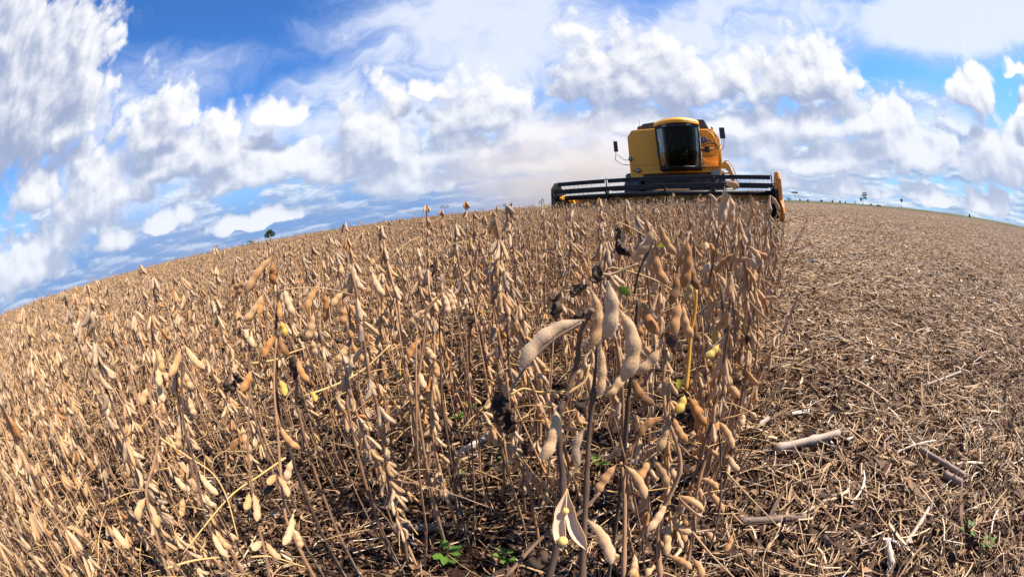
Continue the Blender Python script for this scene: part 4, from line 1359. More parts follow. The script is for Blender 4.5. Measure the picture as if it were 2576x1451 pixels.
# ------------------------------------------------------------------ the combine harvester
def build_combine():
    root = empty('combine_harvester', CMB_POS, CMB_ROT)
    tag(root, 'big yellow combine harvester with a dark cab and a wide black reel, facing the camera', 'combine harvester')

    def part(name, mb, mat, parent=root, bevel=0.0, smooth=False, label=None):
        o = fix(mb.build(name, mat, parent, smooth=smooth, bevel=bevel))
        if label:
            o['label'] = label
        return o
    Yw, Bk, Dk = M['yellow'], M['black'], M['dark']
    # body: left side box (with the stepped lower corner) and right side box, hull behind
    b = MB()
    b.prism([(-1.49, 1.42), (-1.0, 1.42), (-0.95, 1.72), (0.75, 1.72), (0.75, 3.31), (-1.27, 3.31), (-1.47, 3.06)], 2.60, 6.6)
    body = part('body', b, Yw, bevel=.03)
    b = MB()
    b.prism([(0.752, 1.80), (1.84, 1.80), (1.93, 2.0), (1.96, 3.06), (1.80, 3.29), (0.752, 3.29)], 3.05, 6.6)
    part('side_panel', b, Yw, body, bevel=.03)
    b = MB()
    b.box(-1.43, -0.30, 2.592, 2.598, 1.945, 1.952)
    part('panel_seam', b, Dk, body)
    # lower front beam and dark axle space
    b = MB()
    b.box(-0.95, 1.95, 2.35, 2.60, 1.60, 1.79)
    part('platform_beam', b, Yw, bevel=.02)
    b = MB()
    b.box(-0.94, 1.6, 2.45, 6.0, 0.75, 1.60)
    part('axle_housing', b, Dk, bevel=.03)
    b = MB()
    b.box(-1.35, 1.75, 6.6, 8.2, 1.3, 2.7)
    part('straw_hood', b, Yw, bevel=.08)
    # grain tank extension
    b = MB()
    b.prism([(-1.27, 3.30), (1.72, 3.30), (1.52, 3.74), (0.9, 3.78), (-0.2, 3.76), (-0.95, 3.69), (-1.0, 3.63), (-1.16, 3.61)], 3.5, 5.6)
    part('grain_tank', b, M['mirror'], bevel=.02)
    # feeder house sloping from header to body
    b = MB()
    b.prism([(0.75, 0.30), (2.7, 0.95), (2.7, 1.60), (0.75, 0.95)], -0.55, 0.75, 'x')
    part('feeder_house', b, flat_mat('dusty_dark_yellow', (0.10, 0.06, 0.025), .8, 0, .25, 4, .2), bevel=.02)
    # ---------------- cab
    XC, HW = 0.50, 0.76
    def arc(s, x):           # plan of the curved windscreen: ly at lateral offset
        return 1.28 + s * (x / HW) ** 2
    n = 14
    xs = [HW * (2 * i / n - 1) for i in range(n + 1)]
    g = MB()
    vs, fs = [], []
    rows = [(1.74, .90, .30), (1.80, .945, .28), (2.3, .965, .26), (2.8, .99, .25), (3.12, 1.0, .26)]
    for z, k, bow in rows:
        for x in xs:
            vs.append((XC + x * k - .02 * (3.1 - z), arc(.42, x) + (3.12 - z) * .06 + (.05 if z < 1.78 else 0), z))
    m_ = n + 1
    for i in range(len(rows) - 1):
        for j in range(n):
            fs.append((i * m_ + j, i * m_ + j + 1, (i + 1) * m_ + j + 1, (i + 1) * m_ + j))
    g.add(vs, fs)
    cab = MB()
    cab.box(XC - .74, XC + .74, 1.55, 3.0, 1.66, 1.76)
    cab.box(XC - .74, XC + .70, 2.80, 2.98, 1.76, 3.15)
    cabo = part('cab', cab, Bk, bevel=.02)
    part('windscreen', g, M['glass'], cabo, smooth=True)
    f = MB()
    for sgn in (-1, 1):
        f.tube([(XC + sgn * HW * (.90 if z < 1.78 else .945 + (z - 1.8) * .042) - .02 * (3.1 - z), arc(.42, HW) + (3.12 - z) * .06, z) for z in (1.74, 2.2, 2.7, 3.14)], .035, 8)
        f.tube([(XC + sgn * .71, arc(.42, HW) + .08, 1.74), (XC + sgn * .75, 2.9, 1.76), (XC + sgn * .76, 2.9, 3.12)], .035, 6)
    f.tube([(XC + x * .93 - .025, arc(.42, x) + .08, 1.74) for x in xs], .032, 8)
    part('cab_frame', f, Bk, cabo, smooth=True)
    d = MB()
    d.add([(XC + .70, 1.78, 1.82), (XC + .72, 2.85, 1.82), (XC + .75, 2.85, 3.1), (XC + .75, 1.72, 3.1)], [(0, 1, 2, 3)])
    part('door_glass', d, M['glass'], cabo)
    d = MB()
    d.add([(XC - .70, 1.78, 1.82), (XC - .72, 2.85, 1.82), (XC - .75, 2.85, 3.1), (XC - .75, 1.72, 3.1)], [(0, 1, 2, 3)])
    part('side_glass', d, M['glass'], cabo)
    d = MB()
    d.box(XC + .745, XC + .775, 1.95, 2.02, 2.75, 2.9)
    part('door_handle', d, Bk, cabo)
    # dark visor band under the roof with two work lamps
    v = MB()
    poly = [(XC + x * 1.02, arc(.42, x) - .03) for x in xs] + [(XC + .78, 1.95), (XC - .78, 1.95)]
    v.prism(poly, 3.10, 3.235, 'z')
    part('visor', v, Bk, cabo, bevel=.01)
    for x in (-.42, .42):
        l = MB()
        y = arc(.42, x) - .045
        l.box(XC + x - .085, XC + x + .085, y - .02, y + .05, 3.135, 3.20)
        part('work_lamp', l, M['grey'], cabo, bevel=.008)
    r_ = MB()
    top = []
    for z, k, fy in ((3.235, 1.06, -.10), (3.33, 1.06, -.09), (3.42, .98, .0), (3.455, .80, .2)):
        ring = [(XC + x * k, arc(.42, x) + fy, z - .045 * abs(x / HW) ** 2) for x in xs] + [(XC + HW * k, 3.1, z - .045), (XC - HW * k, 3.1, z - .045)]
        top.append(ring)
    vs, fs = [p for rg in top for p in rg], []
    k = len(top[0])
    for i in range(3):
        for j in range(k):
            fs.append((i * k + j, i * k + (j + 1) % k, (i + 1) * k + (j + 1) % k, (i + 1) * k + j))
    fs += [tuple(range(k))[::-1], tuple(3 * k + j for j in range(k))]
    r_.add(vs, fs)
    part('cab_roof', r_, Yw, cabo, bevel=.012)
    wp = MB()
    wp.tube([(XC - .05, arc(.42, -.05) - .03, 3.1), (XC - .22, arc(.42, -.22) - .03, 2.75), (XC - .40, arc(.42, -.4) - .01, 2.3)], .014, 5)
    wp.tube([(XC - .40, arc(.42, -.4) - .02, 2.85), (XC - .40, arc(.42, -.4), 2.05)], .012, 5)
    part('wiper', wp, Bk, cabo)
    # inside the cab
    s = MB()
    s.box(XC - .26, XC + .26, 2.35, 2.78, 1.95, 2.12)
    s.box(XC - .25, XC + .25, 2.66, 2.80, 2.12, 2.85)
    part('seat', s, M['seat'], cabo, bevel=.05)
    s = MB()
    s.tube([(XC, 1.75, 1.76), (XC, 1.98, 2.28)], .04, 8)
    ring = [(XC + .2 * math.cos(a), 2.0 - .07 * math.sin(a), 2.3 + .19 * math.sin(a)) for a in np.linspace(0, 2 * math.pi, 21)]
    s.tube(ring, .016, 6, cap=False)
    part('steering_wheel', s, Bk, cabo, smooth=True)
    # ---------------- lamps, mirrors, decals
    for (x, z, r0) in ((-1.42, 2.21, .075), (-1.16, 1.76, .08), (1.33, 1.82, .085)):
        l = MB().lathe([(0, r0), (.05, r0 * 1.05), (.09, r0 * .8), (.12, r0 * .3)], (0, 1, 0), (x, 2.49 if x < 0 else 2.24, z), 18)
        o = part('headlight', l, Bk, body, smooth=True)
        l = MB().lathe([(0, r0 * .25), (.012, r0 * .7), (.02, r0 * .9)], (0, 1, 0), (x, 2.475 if x < 0 else 2.225, z), 18)
        part('lens', l, M['lamp'], o, smooth=True)
    for (x, z) in ((-1.34, 1.77), (1.68, 1.82)):
        part('marker_lamp', MB().box(x - .05, x + .05, 2.575 if x < 0 else 2.32, 2.6 if x < 0 else 2.35, z - .03, z + .03), M['redlens'], body, bevel=.008)
    for (pts, c, hgt, wd, tl) in (([(-1.47, 2.55, 1.98), (-1.68, 2.2, 1.99), (-1.85, 1.9, 2.14), (-1.80, 1.85, 2.40)], (-1.78, 1.82, 2.62), .40, .15, 0), ([(1.95, 2.7, 2.28), (2.12, 2.2, 2.5), (2.15, 2.0, 2.72)], (2.10, 1.85, 2.92), .40, .20, 0)):
        a = MB().tube(pts, .014, 6)
        if c[0] < 0:
            a.tube([(-1.47, 2.55, 2.16), (-1.62, 2.3, 2.17), (-1.77, 1.98, 2.34)], .012, 6)
        else:
            a.tube([(1.95, 2.7, 2.42), (2.05, 2.3, 2.62), (2.1, 2.0, 2.72)], .012, 6)
        o = part('mirror_arm', a, M['grey'])
        mbm = MB().box(c[0] - wd / 2, c[0] + wd / 2, c[1] - .03, c[1] + .03, c[2] - hgt / 2, c[2] + hgt / 2)
        part('mirror', mbm, M['mirror'], o, bevel=.03)
    em = MB().lathe([(0, .125), (.012, .13)], (0, 1, 0), (1.42, 3.03, 2.86), 28)
    e = part('emblem', em, M['white'], body, label='round blue badge with a pale upright leaf mark')
    part('emblem_disc', MB().lathe([(0, .105), (.006, .105)], (0, 1, 0), (1.42, 3.024, 2.86), 28), M['blue'], e)
    lf = MB()
    lf.prism([(1.405, 2.78), (1.435, 2.78), (1.435, 2.93), (1.42, 2.95), (1.405, 2.93)], 3.016, 3.022)
    lf.prism([(1.375, 2.84), (1.40, 2.80), (1.40, 2.90)], 3.016, 3.022)
    lf.prism([(1.465, 2.84), (1.44, 2.90), (1.44, 2.80)], 3.016, 3.022)
    part('emblem_mark', lf, M['white'], e)
    part('beacon', MB().lathe([(0, .05), (.05, .05), (.10, .035), (.12, .01)], (0, 0, 1), (1.80, 3.2, 3.28), 12), M['redlens'], body, smooth=True)
    part('aerial', MB().tube([(-.95, 2.7, 3.25), (-.95, 2.7, 3.72)], .008, 5), M['grey'], body)
    # ---------------- platform, railings, hoses at the right of the cab
    b = MB()
    b.box(1.14, 1.98, 2.2, 3.05, 1.77, 1.83)
    plat = part('platform', b, Yw, bevel=.01)
    r_ = MB()
    r_.tube([(1.20, 2.2, 1.83), (1.20, 2.2, 3.04), (1.24, 2.2, 3.08), (1.58, 2.2, 3.08), (1.72, 2.2, 2.95), (1.93, 2.2, 2.52), (1.93, 2.2, 1.83)], .026, 8)
    r_.tube([(1.20, 2.2, 2.42), (1.93, 2.2, 2.42)], .02, 8)
    r_.tube([(1.20, 2.2, 1.93), (1.93, 2.2, 1.93)], .02, 8)
    r_.tube([(1.22, 2.2, 2.12), (1.55, 2.2, 1.93)], .012, 6)
    r_.tube([(1.98, 3.0, 1.83), (1.98, 2.3, 1.83), (2.0, 2.3, 2.6), (2.0, 3.0, 2.6)], .022, 8)
    r_.tube([(1.74, 3.04, 3.22), (1.93, 3.04, 2.86)], .02, 6)
    part('railing', r_, Yw, plat, smooth=True)
    h_ = MB()
    for dz, bow, y in ((.0, .10, 2.17), (.05, .16, 2.15), (-.08, -.12, 2.17), (-.13, -.08, 2.19), (.14, .10, 2.16)):
        h_.tube([(1.16, y + .1, 2.5 + dz), (1.35, y, 2.50 + dz + bow * .4), (1.6, y - .03, 2.52 + dz * .6 + bow), (1.78, y - .02, 2.52 + dz * .4 + bow * .6), (1.90, y + .1, 2.42)], .016, 6)
    ho = part('hydraulic_hose', h_, Bk, plat, smooth=True)
    part('valve_block', MB().box(1.40, 1.58, 2.10, 2.2, 2.28, 2.50), M['mirror'], plat, bevel=.02)
    part('control_box', MB().box(1.30, 1.80, 2.95, 3.05, 1.95, 2.22), Yw, plat, bevel=.02)
    part('side_cover', MB().prism([(1.95, 1.9), (2.02, 1.95), (2.03, 2.9), (1.96, 3.06)], 3.1, 6.2), Yw, body, bevel=.01)
    # ladder with curved cheek plate
    l = MB()
    l.prism([(1.95, 1.70), (2.03, 1.96), (2.14, 1.98), (2.27, 1.84), (2.40, 1.50), (2.46, 1.0), (2.34, .95), (2.28, 1.4), (2.2, 1.62), (2.08, 1.72)], 2.30, 2.36)
    l.prism([(2.38, 1.0), (2.46, 1.0), (2.40, 1.50), (2.34, 1.5)], 2.36, 2.8)
    lad = part('ladder', l, Yw, bevel=.01)
    for i in range(4):
        z = .65 + .3 * i
        part('step', MB().box(2.0, 2.42 - .03 * i, 2.38, 2.75, z, z + .04), Yw, lad)
    part('handrail', MB().tube([(2.08, 2.28, 1.98), (2.25, 2.26, 2.0), (2.42, 2.26, 1.7), (2.52, 2.26, 1.2)], .018, 8), Yw, lad, smooth=True)
    part('reflector', MB().lathe([(0, .16), (.03, .17)], (0, 1, 0), (1.72, 2.2, 1.52), 20), M['grey'], body)
    # ---------------- wheels
    def wheel(x, y, rad, w, front):
        prof = [(-w / 2, rad * .62), (-w / 2, rad * .86), (-w * .38, rad * .97), (-w * .2, rad), (w * .2, rad), (w * .38, rad * .97), (w / 2, rad * .86), (w / 2, rad * .62)]
        t = MB().lathe(prof, (1, 0, 0), (x, y, rad), 40)
        nl = 20
        for i in range(nl):                     # tread lugs
            a = 2 * math.pi * i / nl
            for sgn in (-1, 1):
                a2 = a + (math.pi / nl if sgn > 0 else 0)
                p = []
                for (dx, da, dr) in ((.02, 0, 1.0), (w * .48 * 1, .16, .93)):
                    for q in (-.03, .03):
                        for rr in (dr, dr + .045):
                            aa = a2 + da + q
                            p.append((x + sgn * dx, y + rad * rr * math.cos(aa), rad + rad * rr * math.sin(aa)))
                t.add(p, [(0, 1, 3, 2), (4, 6, 7, 5), (0, 4, 5, 1), (2, 3, 7, 6), (1, 5, 7, 3), (0, 2, 6, 4)])
        wo = part('wheel', t, M['rubber'], smooth=False)
        part('rim', MB().lathe([(-w * .42, rad * .64), (-w * .3, rad * .55), (-.06, rad * .3), (0.06, rad * .3), (w * .3, rad * .55), (w * .42, rad * .64)], (1, 0, 0), (x, y, rad), 28), Yw, wo)
        return wo
    wheel(-1.42, 3.15, .86, .62, True)
    wheel(1.78, 3.15, .86, .62, True)
    wheel(-1.15, 7.0, .55, .42, False)
    wheel(1.35, 7.0, .55, .42, False)
    M['orangepaint'] = flat_mat('orange_paint', (0.66, 0.22, 0.012), .45, 0, .15, 5, .4)
    M['shaded_yellow'] = flat_mat('dusty_yellow_in_shade', (0.60, 0.27, 0.04), .6, 0, .25, 4, .3)  # yellow header sheet, toned browner: the shade it stands in is in the colour
    # ---------------- header
    hd = MB()
    hd.prism([(0.62, .10), (0.70, .10), (0.74, .78), (0.62, .80), (0.60, .62)], -3.45, 3.5, 'x')
    hd.prism([(-.12, .09), (0.62, .10), (0.62, .14), (-.12, .11)], -3.45, 3.5, 'x')
    head = part('header', hd, M['shaded_yellow'], bevel=.006)
    au = MB().tube([(-3.40, .33, .40), (3.42, .33, .40)], .17, 16)
    for side in (-1, 1):
        N = 90
        vs, fs = [], []
        for i in range(N + 1):
            t = i / N
            a = side * t * 2 * math.pi * 6
            x = side * (3.4 - 2.8 * t)
            for rr in (.16, .29):
                vs.append((x, .33 + rr * math.cos(a), .40 + rr * math.sin(a)))
        fs = [(2 * i, 2 * i + 1, 2 * i + 3, 2 * i + 2) for i in range(N)]
        au.add(vs, fs)
    part('auger', au, Dk, head, smooth=True)
    kb = MB().box(-3.45, 3.5, -.20, -.12, .075, .105)
    for i in range(92):
        x = -3.42 + i * .0762
        kb.prism([(x - .02, -.20), (x + .02, -.20), (x, -.31)], .085, .10, 'z')
    part('cutter_bar', kb, M['grey'], head)
    # end plates
    lp = MB().prism([(.75, .12), (.75, .95), (.35, 1.36), (.0, 1.36), (-.34, 1.16), (-.42, .62), (-.40, .10)], -3.53, -3.47, 'x')
    part('end_shield', lp, Bk, head, bevel=.01, label='black left end plate')
    part('reel_arm', MB().prism([(.72, .70), (.72, .86), (.0, .93), (-.25, .86), (-.2, .78), (.0, .80)], -3.30, -3.20, 'x'), Yw, head, bevel=.01)
    part('reel_arm', MB().prism([(.72, .70), (.72, .86), (.0, .93), (-.25, .86), (-.2, .78), (.0, .80)], 3.40, 3.46, 'x'), Bk, head, bevel=.01)
    part('back_corner', MB().prism([(-3.30, .60), (-3.02, .60), (-3.14, .84), (-3.27, .92), (-3.32, .80)], .50, .60), Yw, head, bevel=.01)
    # right hand orange divider: faceted shield, pointed snout, chain guard
    rp = MB().prism([(.50, .10), (.50, 1.20), (.22, 1.48), (-.10, 1.48), (-.26, 1.26), (-.36, .70), (-.30, .30), (-.14, .12)], 3.56, 3.69, 'x')
    dv = part('divider', rp, M['orangepaint'], head, bevel=.035, label='orange faceted right end divider')
    part('divider_snout', MB().add([(3.57, -.30, .72), (3.70, -.30, .72), (3.73, -.2, .06), (3.56, -.2, .04), (3.66, -.80, .04), (3.645, -.80, .10), (3.61, -.55, .46), (3.69, -.55, .44)],
         [(0, 1, 7, 6), (6, 7, 4, 5), (0, 6, 5, 3), (1, 2, 4, 7), (3, 5, 4, 2), (0, 3, 2, 1)]), M['orangepaint'], dv, bevel=.02)
    part('chain_guard', MB().box(3.69, 3.80, -.05, .45, .08, .42), M['orangepaint'], dv, bevel=.03)
    part('belt_guard', MB().box(3.69, 3.74, -.10, .45, .42, .62), Bk, dv, bevel=.02)
    part('end_frame', MB().prism([(.7, .1), (.7, .9), (.0, .98), (-.3, .9), (-.3, .1)], 3.46, 3.53, 'x'), Bk, head, bevel=.01)
    # reel: centre tube, six bats with tines, six spiders
    RZ, RY, RR = .84, .0, .50
    part('reel_tube', MB().tube([(-3.38, RY, RZ), (3.44, RY, RZ)], .075, 16), Bk, head, smooth=True)
    angs = [math.radians(90 + 60 * k) for k in range(6)]
    for a in angs:
        y, z = RY - RR * math.cos(a), RZ + RR * math.sin(a)
        bt = MB()
        # the slat is set in lengths between the spiders
        for xa, xb in ((-3.40, -1.84), (-1.74, .0), (.08, 1.52), (1.60, 3.38)):
            bt.box(xa, xb, y - .012, y + .012, z - .105, z + .02)
        bt.tube([(-3.40, y, z + .01), (3.42, y, z + .01)], .016, 6)
        for i in range(46):
            x = -3.32 + i * .147
            bt.tube([(x, y + .01, z - .06), (x, y + .03, z - .17), (x, y + .06, z - .24)], .0035, 3)
        part('reel_bat', bt, Bk, head)
    for x in (-3.40, -1.79, .04, 1.56, 3.42):
        sp = MB().tube([(x - .03, RY, RZ), (x + .03, RY, RZ)], .13, 14)
        for a in angs:
            c, s2 = math.cos(a), math.sin(a)
            p0 = (x, RY, RZ)
            p1 = (x, RY - RR * c, RZ + RR * s2)
            sp.tube([p0, p1], .020, 5)
            sp.tube([p1, (x, p1[1] - .05 * c, p1[2] + .07 * s2)], .010, 4)
        part('reel_spider', sp, Bk, head)
    return root


combine = build_combine()


# ------------------------------------------------------------------ the driver
def build_driver():
    root = empty('person', CMB_POS + CLX * .50 + CLY * 2.45 + Vector((0, 0, 2.12)), CMB_ROT)
    tag(root, 'driver in a pale green shirt sitting at the wheel inside the dark cab', 'person')
    # joints: pelvis at the origin, facing -y
    J = [((0, 0, .05), .15), ((0, .03, .25), .135), ((0, .05, .42), .155), ((0, .04, .50), .10), ((0, .03, .56), .055), ((0, .01, .63), .07), ((0, 0, .71), .095), ((0, .0, .79), .075)]
    E = [(i, i + 1) for i in range(7)]
    for s in (-1, 1):
        k = len(J)
        J += [((s * .17, .04, .45), .075), ((s * .24, -.06, .26), .052), ((s * .17, -.30, .20), .040), ((s * .15, -.37, .22), .035)]
        E += [(2, k), (k, k + 1), (k + 1, k + 2), (k + 2, k + 3)]
        k = len(J)
        J += [((s * .10, -.05, .05), .105), ((s * .13, -.42, .08), .075), ((s * .13, -.50, -.30), .05), ((s * .13, -.60, -.33), .04)]
        E += [(0, k), (k, k + 1), (k + 1, k + 2), (k + 2, k + 3)]
    me = bpy.data.meshes.new('body')
    me.from_pydata([j[0] for j in J], E, [])
    o = bpy.data.objects.new('body', me)
    COL.objects.link(o)
    o.parent = root
    sk = o.modifiers.new('skin', 'SKIN')
    lay = me.skin_vertices[0].data if me.skin_vertices else None
    if lay is None:
        bm = bmesh.new()
        bm.from_mesh(me)
        bm.verts.layers.skin.verify()
        bm.to_mesh(me)
        bm.free()
        lay = me.skin_vertices[0].data
    for i, (p, r0) in enumerate(J):
        lay[i].radius = (r0, r0 * .85)
        lay[i].use_root = (i == 0)
    o.modifiers.new('sub', 'SUBSURF').levels = 2
    o.modifiers['sub'].render_levels = 2
    # one body, coloured by where cloth and skin lie
    m, nt, b = material('driver_clothes')
    sp = nt.nodes.new('ShaderNodeSeparateXYZ')
    put(nt, sp.inputs[0], objco(nt))
    z, y = X(nt, sp.outputs[2]), X(nt, sp.outputs[1])
    c = mixc(nt, z.ss(.09, .10), (0.05, 0.09, 0.17), (0.45, 0.55, 0.40))
    c = mixc(nt, (z.ss(.535, .54) + y.ss(-.17, -.18) * z.ss(.12, .13)).clamp(), c, (0.30, 0.16, 0.09))
    put(nt, b.inputs['Base Color'], c)
    b.inputs['Roughness'].default_value = .85
    me.materials.append(m)
    hm = MB().lathe([(0, .098), (.04, .105), (.08, .085), (.11, .02)], (0, .25, 1), (0, .0, .74), 16)
    fix(hm.build('hair', M['hair'], root, smooth=True))
    for s in (-1, 1):
        fix(MB().lathe([(-.008, .002), (0, .010), (.008, .002)], (0, 1, 0), (s * .032, -.088, .725), 8).build('eye', M['white'], root, smooth=True))
    fix(MB().lathe([(0, .014), (.02, .010), (.03, .003)], (0, -1, -.3), (0, -.08, .70), 8).build('nose', M['skin'], root, smooth=True))
    for s in (-1, 1):
        hb = MB()
        for k in range(4):
            hb.tube([(s * .15 + (k - 1.5) * .018, -.385, .225), (s * .15 + (k - 1.5) * .019, -.425, .235 - .004 * k), (s * .15 + (k - 1.5) * .017, -.43, .20), (s * .15 + (k - 1.5) * .016, -.405, .19)], .0085, 6)
        hb.tube([(s * .12, -.37, .22), (s * .10, -.40, .215), (s * .105, -.42, .20)], .010, 6)
        fix(hb.build('hand', M['skin'], root, smooth=True))
    return root


build_driver()


# ------------------------------------------------------------------ trees and bushes on the horizon
def foliage_blob(mb, c, rad, n, size, tint=(.2, .7)):
    for _ in range(n):
        d = rng.normal(size=3)
        d /= np.linalg.norm(d)
        p = np.array(c) + d * np.array(rad) * rng.uniform(.55, 1.05) ** .6
        q = p + rng.normal(size=(4, 3)) * size * .5
        mb.add(q, [(0, 1, 2), (0, 2, 3)], rng.uniform(*tint))


M['tree'] = plant_mat('tree_leaf', [(0, (0.018, 0.035, 0.012)), (.6, (0.05, 0.08, 0.025)), (1, (0.09, 0.12, 0.04))], .7, 0, .15)[0]
M['tree_bare'] = plant_mat('thin_tree_leaf', [(0, (0.05, 0.05, 0.03)), (1, (0.10, 0.10, 0.06))], .7, 0, .1)[0]
M['bark'] = flat_mat('tree_bark', (0.06, 0.05, 0.04), .9)


def far_spot(u, dist):
    d = wdir(u, 515)
    h = Vector((d.x, d.y, 0)).normalized()
    return Vector((0, 0, 0)) + h * dist


def tree(name, u, dist, height, label, blobs, trunk, mat, leaf=.35, n=260):
    p = far_spot(u, dist)
    if name in ('broad_tree', 'low_tree'):
        p.z = -1.3                     # the land falls away behind the crop
    root = empty(name, p, -math.atan2(p.x, p.y))
    tag(root, label, 'tree')
    t = MB()
    for pts, r0, r1 in trunk:
        P = [Vector(q) * height for q in pts]
        t.tube(P, [r0 + (r1 - r0) * i / (len(P) - 1) for i in range(len(P))], 7)
    t.build('trunk', M['bark'], root, smooth=True)
    c = MB()
    for (cx, cy, cz, rx, ry, rz) in blobs:
        foliage_blob(c, (cx * height, cy * height, cz * height), (rx * height, ry * height, rz * height), n, leaf)
    c.build('crown', mat, root)
    return root


tree('broad_tree', 671, 210, 7.4, 'dark dense round tree standing beyond the crop on the left horizon',
     [(0, 0, .72, .30, .3, .22), (-.22, .1, .62, .2, .2, .16), (.22, -.1, .66, .2, .2, .17), (.05, 0, .88, .18, .18, .12), (-.1, .1, .82, .18, .2, .12)],
     [([(0, 0, 0), (.02, 0, .25), (0, 0, .6)], .22, .10), ([(.01, 0, .3), (.15, 0, .6)], .12, .05), ([(.01, 0, .33), (-.18, 0, .6)], .12, .05)], M['tree'])
tree('low_tree', 618, 240, 4.5, 'small dark bushy tree just left of the dark round tree',
     [(0, 0, .6, .45, .4, .3), (.35, 0, .5, .3, .3, .25)], [([(0, 0, 0), (0, 0, .5)], .15, .08)], M['tree'], n=160)
tree('leaning_tree', 2172, 200, 6.2, 'thin leaning tree with layered sparse crown on the right horizon',
     [(.10, 0, .92, .20, .16, .06), (.22, 0, .78, .12, .12, .04), (-.02, 0, .74, .16, .14, .05), (.12, 0, .60, .14, .12, .04), (-.20, 0, .50, .12, .1, .05), (-.26, 0, .36, .08, .08, .04), (.2, 0, .5, .07, .08, .03)],
     [([(-.10, 0, 0), (-.06, 0, .3), (.04, 0, .6), (.10, 0, .9)], .16, .05), ([(-.06, 0, .3), (-.2, 0, .48)], .07, .03), ([(.0, 0, .5), (.2, 0, .76)], .06, .03)], M['tree_bare'], .28, 80)
tree('umbrella_tree', 2000, 330, 7.6, 'distant flat topped umbrella tree just right of the harvester',
     [(0, 0, .90, .38, .36, .07), (-.2, 0, .86, .2, .2, .05), (.2, 0, .86, .2, .2, .05)], [([(0, 0, 0), (.01, 0, .5), (0, 0, .85)], .13, .07), ([(.0, 0, .55), (.22, 0, .85)], .06, .03), ([(.0, 0, .55), (-.22, 0, .85)], .06, .03)], M['tree_bare'], .4, 120)
tree('palm_tree', 2267, 260, 5.2, 'tiny lone palm tree farther along the right horizon',
     [(0, 0, .9, .14, .14, .16)], [([(0, 0, 0), (0, 0, .8)], .10, .07)], M['tree'], .5, 70)
tree('dry_tree', 1118, 330, 10, 'faint dry tree half lost in the dust on the horizon',
     [(0, 0, .75, .4, .3, .18)], [([(0, 0, 0), (0, 0, .6)], .2, .1)], M['tree_bare'], .5, 120)
for u, dist, w, h, lab in ((1984, 300, 4.6, 2.8, 'widest round bush on the horizon beside the harvester divider'), (2012, 340, 1.4, 2.0, 'small upright bush on the horizon right of the umbrella tree'), (2032, 330, 2.4, 1.9, 'low bush on the horizon, midway from the umbrella tree to the leaning tree'),
                           (2066, 320, 3.0, 2.3, 'rounded bush on the horizon, left of the paired bushes'), (2094, 330, 1.8, 2.6, 'taller bush of the pair on the horizon'), (2113, 320, 3.0, 2.4, 'wider bush of the pair on the horizon'), (2126, 320, 1.0, 2.0, 'narrow bush right of the pair on the horizon'),
                           (2150, 330, .7, 3.0, 'thin post-like shrub on the horizon just left of the leaning tree'), (2190, 300, 2.0, 1.4, 'low bush at the foot of the leaning tree'), (2437, 220, 1.0, 1.8, 'tiny lone bush far right on the horizon'), (2210, 260, 5.0, .9, 'long flat thicket right of the leaning tree')):
    p = far_spot(u, dist)
    mb = MB()
    foliage_blob(mb, (0, 0, h * .5), (w * .38, w * .3, h * .38), 90, .4)
    mb.tube([(0, 0, -.02), (0, 0, h * .6)], .08, 5, .1)
    o = mb.build('bush', M['tree'])
    o.location = p
    tag(o, lab, 'bush')

# ------------------------------------------------------------------ old corn stalks lying in the stubble
STALKS = [((1940, 1152), (2100, 1117), .0125, .75, 'pale corn stalk lying level in the stubble, the longest clean one'),
          (zoomer(2650, 1300, .5369)(1215, 645), zoomer(2650, 1300, .5369)(1510, 840), .012, .4, 'brown split corn stalk slanting down to the right'),
          (zoomer(2650, 1300, .5369)(1370, 820), zoomer(2650, 1300, .5369)(1480, 895), .016, .2, 'short fat grey corn stump beside the split stalk'),
          (zoomer(2650, 1300, .5369)(90, 520), zoomer(2650, 1300, .5369)(205, 450), .012, .5, 'short corn stalk end half under the edge plants'),
          (zoomer(2650, 1300, .5369)(975, 1260), zoomer(2650, 1300, .5369)(1000, 1430), .012, .8, 'pale corn stalk pointing at the camera near the bottom edge'),
          (zoomer(2650, 1300, .5369)(1100, 1290), zoomer(2650, 1300, .5369)(1265, 1050), .009, .7, 'slim pale corn stalk rising away from the bottom edge'),
          (zoomer(2650, 1300, .5369)(0, 1130), zoomer(2650, 1300, .5369)(440, 1115), .012, .15, 'long dark corn stalk lying level low by the edge plants'),
          (zoomer(2650, 1300, .5369)(170, 95), zoomer(2650, 1300, .5369)(380, 60), .010, .15, 'dark corn stalk lying far up beside the crop edge'),
          (zoomer(2650, 1300, .5369)(1250, 210), zoomer(2650, 1300, .5369)(1500, 120), .009, .7, 'thin pale corn stalk lying higher up in the stubble'),
          (zC(1120, 640), zC(1290, 470), .012, .95, 'white peeled corn stalk on the soil behind the edge stems'),
          (zoomer(1050, 1400, .46784)(1280, 570), zoomer(1050, 1400, .46784)(1500, 450), .012, .95, 'bleached corn stalk slanting up on the soil in the middle'),
          (zoomer(1050, 1400, .46784)(780, 1120), zoomer(1050, 1400, .46784)(1170, 1140), .013, .2, 'long reddish corn stalk lying level on the soil in the middle')]
